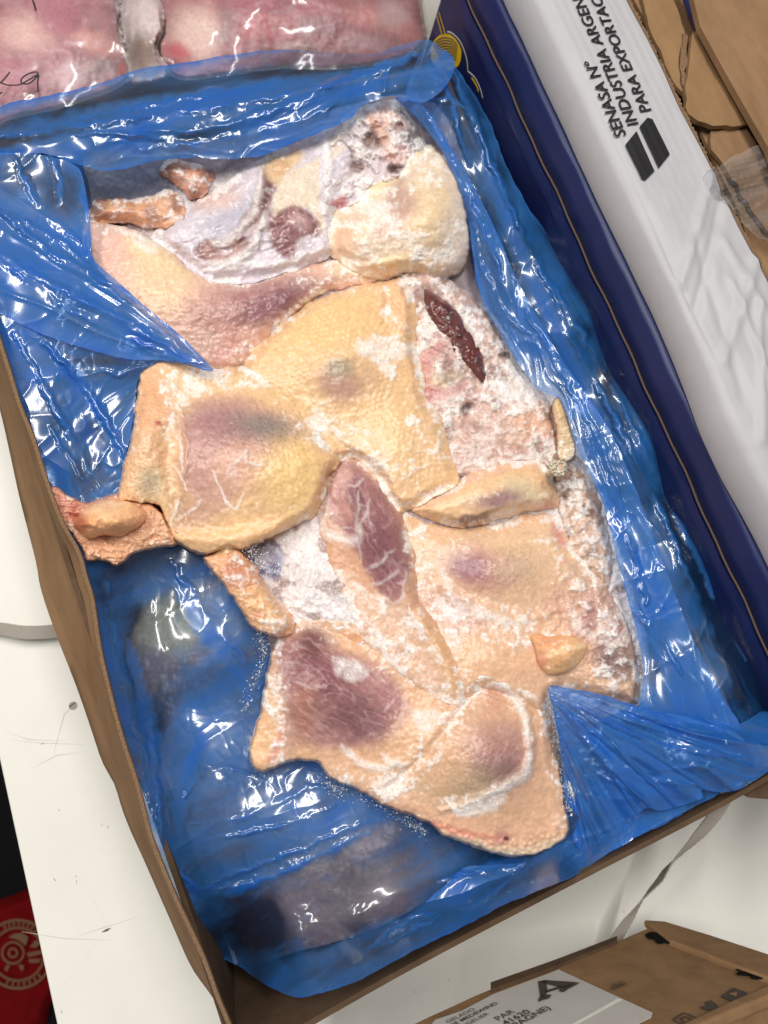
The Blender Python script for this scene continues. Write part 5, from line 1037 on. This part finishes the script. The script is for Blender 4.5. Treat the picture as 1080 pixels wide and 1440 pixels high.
slab("box_top", onp(resamp(np.array([(912, 1304), (860, 1326), (780, 1358), (690, 1390), (640, 1412), (560, 1450), (480, 1500)], float), 30).tolist() + [(760, 1640), (905, 1470), (985, 1440), (1085, 1392), (1085, 1366), (1040, 1352), (975, 1330)]), .045, M_parcel, PA, .0015, -PN)
ft = onp([(905, 1300), (935, 1302), (1000, 1322), (1090, 1352), (1090, 1386), (1040, 1368), (985, 1346), (942, 1330)], .004); slab("side_flap", ft, .006, M_parcel, PA, .002, -PN)
slab("near_edge", onp([(1090, 1386), (1090, 1404), (1040, 1424), (985, 1448), (930, 1478), (905, 1480), (960, 1445), (1030, 1412)], .003), .008, M_parcel, PA, .0022, -PN)
ln = onp([(690, 1387), (780, 1355), (868, 1321), (868, 1328), (780, 1364), (690, 1397)], .0025); slab("edge_shadow", ln, .003, M_kraft_dark, PA, 0, -PN)  # dark strip standing in for the shadow line along the parcel's edge
LB = slab("address_label", onp([(786, 1366), (855, 1398), (905, 1421), (918, 1427), (916, 1433), (880, 1450), (820, 1500), (560, 1500), (612, 1437), (650, 1424), (693, 1401)], .0012), .0006, M_label, PA, 0, -PN)
slab("tape_crease", onp([(868, 1408), (874, 1409), (800, 1450), (794, 1450)], .0017), .0003, M_whiteprint, LB, 0, -PN)
e1 = onp([(757, 1423)])[0] - onp([(707, 1450)])[0]; e2 = onp([(786, 1366)])[0] - onp([(905, 1421)])[0]
def pt(body, uv, cap, sx=1.0, bold=.0, mat=M_ink_soft, par=None, dr=None):
    return text_obj(body, onp([uv])[0], e1 if dr is None else dr, np.cross(PN, e1), cap, mat, par or LB, lift=.0021, bold=bold, sx=sx)
g_ = lambda a_, b_: float(np.linalg.norm(onp([a_])[0] - onp([b_])[0]))
P = np.array([(757, 1384), (775, 1382), (788, 1386), (817, 1384), (803, 1392), (792, 1399), (787, 1396), (796, 1392), (779, 1390), (768, 1401), (774, 1404), (760, 1414), (758, 1410), (762, 1404)], float)
# big serif A: two legs, bar and feet, read off its outline
def quad(px): return flat("big_letter", onp(px, .0022), M_ink_soft, LB)
quad([(757, 1385), (768, 1384), (770, 1400), (763, 1408), (760, 1407)]); quad([(757, 1385), (766, 1383), (812, 1386), (794, 1395), (786, 1393)]); quad([(757, 1414), (758, 1408), (765, 1403), (776, 1404), (772, 1409), (764, 1411)])
quad([(786, 1399), (788, 1395), (797, 1390), (816, 1386), (812, 1389), (800, 1395), (793, 1400)]); quad([(768, 1401), (766, 1398), (790, 1391), (791, 1394)])
pt("PAR", (701, 1441), .0066, 1.4); pt("41620", (712, 1447), .0066, 1.45, .012); pt("(ESPAGNE)", (706, 1461), .0066, 1.5, .012)
pt("GELADO", (630, 1444), .0042, 1.5); pt("DE MEDEWIND", (634, 1450), .0042, 1.5, .012); pt("INGELIER", (648, 1452), .0042, 1.5)
pt("villa)", (863, 1398), .0080, 1.1, .01, par=PA)
# icons: camera, bird, play button
M_ic = M_ink_soft
def icon_frame(c, s): # local picture axes on the face
    o_ = onp([c])[0]; x_ = e1 / np.linalg.norm(e1); y_ = np.cross(PN, x_); return lambda pts, lift=.0014: [o_ + x_ * a_ * s * .95 + y_ * b_ * s * .72 + PN * lift for a_, b_ in pts]
S_ic = g_((1018, 1410), (1049, 1395)) / 2 * .78
def rr(w, h, r, n_=5):
    out = []
    for cx, cy, a0_ in ((w - r, h - r, 0), (-w + r, h - r, 90), (-w + r, -h + r, 180), (w - r, -h + r, 270)):
        for t_ in np.radians(np.linspace(a0_, a0_ + 90, n_)): out.append((cx + r * math.cos(t_), cy + r * math.sin(t_)))
    return out
L_ = icon_frame((1033, 1402), S_ic); pb = flat("play_icon", L_(rr(1, .72, .28)), M_ic, PA); flat("play_triangle", L_([(-.28, .36), (-.28, -.36), (.42, 0)], .0019), M_kraft_light, pb)
L_ = icon_frame((1000, 1418), S_ic * .85); flat("bird_icon", L_([(-1, -.62), (-.5, -.8), (0, -.78), (.45, -.5), (.7, -.05), (.74, .3), (1, .6), (.72, .56), (.55, .74), (.28, .8), (.05, .62), (0, .35), (-.4, .42), (-.85, .75), (-.9, .4), (-.75, .1), (-.92, .1), (-.7, -.2), (-.8, -.22), (-.5, -.45)]), M_ic, PA)
L_ = icon_frame((965, 1437), S_ic * .9); band("camera_icon", L_(rr(.8, .8, .3)), .0014, M_ic, PA, PN, True); band("camera_icon", L_([(.4 * math.cos(t_), .4 * math.sin(t_)) for t_ in np.linspace(0, 6.28, 19)[:-1]]), .0014, M_ic, PA, PN, True)
# torn black holes in the board
M_hole = plain("torn_black", lin(20, 18, 17), .9, .1, (500, .5, .001))
for c_, a_, l_ in (((928, 1322), .28, 20), ((1062, 1373), .10, 26)):
    rs = np.random.RandomState(int(l_)); t_ = np.linspace(0, 2 * np.pi, 22)[:-1]; r = 1 + .25 * rs.normal(size=21)
    px = np.c_[c_[0] + l_ * np.cos(t_) * np.clip(r, .6, 1.3) * .95, c_[1] + 6.5 * np.sin(t_) * np.clip(r, .6, 1.4) + a_ * l_ * np.cos(t_)]
    slab("torn_hole", onp(px, .0022), .001, M_hole, PA, 0, -PN)

# ---------------------------------------------------------------- bags of meat behind
def meat_bag(label, outline, ctrl, paintf, seed):
    B = thing("meat_bag", label, "bag of meat", at(*np.mean(outline, 0), .06), "bags of meat behind the open carton")
    def f(p): paintf(p); p.frost *= .5
    piece("meat", B, outline, rbf(ctrl), f, 26, .004, seed, M_meat, 2.2, 2, crystals=0, grain=.0004)
    film("bag_skin", [tuple(np.array(q_) + 0.02 * (np.array(q_) - np.mean(outline, 0))) for q_ in outline], lambda U, V: rbf(ctrl)(U, V) + .004 + .003 * fbm(U / 80, V / 60, 2, seed), lambda p: .08 + .12 * p.n + .22 * np.clip(ridged(p.U / 46, p.V / 90, 2, seed + 9) - .62, 0, 1) * 2, seed + 1, aniso=[(80, .5, 22)], amp=.0016, mat=M_clear, parent=B, step=2.2)
    return B
def f(p):
    p.col[:] = lin(180, 128, 126); p.mix(sst(-.05, .45, fbm(p.U / 60, p.V / 40, 3, 401)), (146, 88, 96)); p.mix(p.blob(40, 45, 40, 26, 0, .7), (224, 194, 172), .8); p.mix(p.blob(130, 60, 34, 14, 20, .7), (232, 178, 160), .8); p.mix(p.blob(50, 110, 70, 26, -10, .7), (190, 132, 136), .8)
    p.mix(p.blob(145, 95, 30, 10, -20, .6), (110, 84, 84), .8); p.mix(p.blob(110, 100, 40, 16, -10, .6), (214, 190, 180), .7); p.mix(p.blob(80, 20, 30, 30, 0, .6), (180, 116, 124), .8); p.mix(p.blob(172, 95, 7, 10, 0, .5), (190, 80, 70), .8); p.dust(.2)
BG1 = meat_bag("cloudy clear bag of pink meat with black handwriting", [(-120, -60), (150, -60), (164, 0), (168, 40), (176, 75), (184, 100), (180, 112), (150, 130), (90, 150), (20, 165), (-80, 185)], [(-100, -40, .11), (150, -50, .11), (170, 60, .12), (180, 105, .115), (100, 140, .118), (0, 160, .12), (60, 60, .128), (-60, 60, .12), (120, 20, .125)], f, 410)
def f(p):
    p.col[:] = lin(178, 116, 114); p.mix(sst(-.1, .4, fbm(p.U / 50, p.V / 36, 3, 402)), (150, 82, 86)); p.mix(p.blob(275, 45, 36, 34, 0, .7), (232, 210, 186), .9); p.mix(p.blob(250, 72, 18, 10, 25, .6), (196, 86, 92), .9); p.mix(p.blob(320, 30, 14, 40, 0, .7), (150, 120, 114), .7)
    p.mix(p.blob(410, 64, 26, 7, 0, .5), (232, 206, 186), .9); p.mix(p.blob(370, 40, 30, 24, 0, .7), (212, 132, 128), .8); p.mix(p.blob(450, 35, 24, 14, 20, .7), (150, 104, 106), .9); p.mix(p.blob(530, 28, 50, 16, 20, .7), (216, 150, 136), .8); p.mix(p.blob(520, 60, 40, 12, 0, .6), (196, 160, 156), .8); p.mix(p.blob(380, 8, 60, 10, 0, .6), (170, 96, 108), .8); p.mix(p.blob(555, 20, 20, 20, 0, .6), (222, 200, 190), .7)
    f1, f2, i = worley(p.U / 12, p.V / 12, 44); p.mix((1 - sst(.06, .16, f1)) * p.blob(460, 55, 40, 24, 0, .5), (70, 40, 46), .9); p.dust(.2)
BG2 = meat_bag("clear bag of red meat with pale fat, next to the blue carton", [(236, -60), (580, -60), (588, -20), (596, 20), (600, 46), (596, 64), (560, 84), (480, 96), (400, 96), (330, 104), (260, 112), (232, 92), (222, 70), (232, 30)], [(240, -50, .11), (570, -50, .11), (596, 40, .105), (540, 85, .110), (400, 95, .112), (260, 108, .11), (230, 70, .10), (300, 20, .126), (450, 30, .126), (540, 20, .122)], f, 420)
def f(p):
    p.col[:] = lin(176, 166, 158); p.mix(p.blob(206, 20, 24, 30, 0, .6), (200, 188, 178), .8); p.mix(p.blob(200, 75, 24, 24, 0, .6), (132, 116, 100), .9); p.dust(.1)
piece("grey_bag_tail", BG2, [(160, -60), (232, -60), (233, 0), (232, 40), (222, 62), (226, 80), (244, 86), (236, 110), (200, 120), (176, 115), (168, 60), (162, 10)], lambda U, V: .100 + .006 * fbm(U / 40, V / 70, 2, 77), f, 10, .01, 430, M_clear if False else M_meat, 2.2, 1, crystals=0)
def pen(pl, w, name="handwriting"):
    P = resamp(np.array(pl, float), 40); c_ = at(P[:, 0], P[:, 1], rbf([(-100, -40, .11), (150, -50, .11), (170, 60, .12), (180, 105, .115), (100, 140, .118), (0, 160, .12), (60, 60, .128), (-60, 60, .12), (120, 20, .125)])(P[:, 0], P[:, 1]) + .0095)
    return band(name, c_, w, M_ink, BG1, np.array([0, 0, 1.]))
pen([(0, 117), (7, 110), (14, 101)], .0012); pen([(1, 116), (8, 119), (18, 120), (28, 119), (34, 116), (46, 109), (54, 104), (51, 101), (42, 103), (33, 108), (29, 114), (33, 118), (42, 117), (50, 110), (55, 104), (53, 115), (54, 130)], .0012); pen([(46, 0), (48, 6), (51, 15)], .0013); pen([(-2, 134), (2, 130), (3, 131)], .0012)

# grey wall seen in the gap at the far side
gw = slab("background_wall", [(-1.5, 1.05, -.75), (2.0, 1.05, -.75), (2.0, 1.10, -.75), (-1.5, 1.10, -.75)], 2.2, plain("grey_paint", lin(150, 150, 142), .8, .2), None, 0, (0, 0, 1)); gw["kind"] = "structure"; gw["label"] = "plain grey wall"
# ---------------------------------------------------------------- red cloth on the floor
def rz(U, V): return -.735 + .018 * fbm(U / 50, V / 50, 3, 501)
RC = thing("red_cloth", "red cloth with round pale printed seal, lying on the dark floor", "cloth", at(0, 1350, -.74))
U, V, sd, F = grid_sheet([(-60, 1300), (-20, 1272), (20, 1258), (45, 1248), (90, 1240), (110, 1300), (100, 1360), (72, 1412), (52, 1450), (-60, 1470)], 2.2, 1, 5)
z = -.748 + .03 * np.clip(sd / 14, 0, 1) ** .6 + .006 * fbm(U / 34, V / 34, 3, 502) * np.clip(sd / 20, 0, 1); mesh_np("fabric", at(U, V, z), F, M_red, RC)
M_seal = plain("faded_seal_print", lin(116, 88, 66), .9, .1)
def onf(px): P = np.array(px, float); return at(P[:, 0], P[:, 1], -.7085)
UPZ = np.array([0, 0, 1.]); sl = bpy.data.objects.new("seal", None); COL.objects.link(sl); sl.parent = RC; sl.matrix_parent_inverse = RC.matrix_world.inverted()
cx, cy = 25, 1342
def circ(r1, r2, n_=48, a0_=0, a1_=360): t_ = np.radians(np.linspace(a0_, a1_, n_)); return np.c_[cx + r1 * np.cos(t_), cy + r2 * np.sin(t_)]
for r_, w_ in ((48, .0035), (37, .0030)): band("ring", onf(circ(r_, r_ * 1.0)), w_, M_seal, sl, UPZ)
for a0_, word in ((-150, "SAVEURS"), (40, "DU PORT")):
    for i, ch in enumerate(word):
        pass
def seal_word(n_, a_start, a_step, seed):
    rs_ = np.random.RandomState(seed)
    for i in range(n_):
        a_ = math.radians(a_start + i * a_step); c_ = np.array([cx + 42.5 * math.cos(a_), cy + 42.5 * math.sin(a_)]); rd = np.array([math.cos(a_), math.sin(a_)]); tg = np.array([-rd[1], rd[0]])
        band("seal_letter", onf([c_ - rd * 3.2 - tg * 1.2, c_, c_ + rd * 3.2 + tg * 1.2 * (rs_.rand() - .3)]), .0026, M_seal, sl, UPZ)
seal_word(9, -115, 9, 1); seal_word(7, 45, 11, 2)
# animal head: round eye, fan crest, beak-like streaks
for r_ in (15, 6): band("seal_eye", onf([(18 + r_ * math.cos(t_), 1340 + r_ * math.sin(t_)) for t_ in np.linspace(0, 6.3, 24)]), .0028, M_seal, sl, UPZ)
for px in ([(12, 1318), (20, 1313), (32, 1312), (40, 1318), (36, 1330), (26, 1322)], [(38, 1340), (60, 1336), (60, 1341), (40, 1346)], [(42, 1332), (50, 1322), (58, 1326), (50, 1333)], [(10, 1356), (14, 1358), (10, 1366), (6, 1364)], [(26, 1356), (34, 1358), (32, 1366), (28, 1362)], [(40, 1349), (58, 1348), (54, 1354), (42, 1354)]):
    flat("seal_figure", onf(px), M_seal, sl)
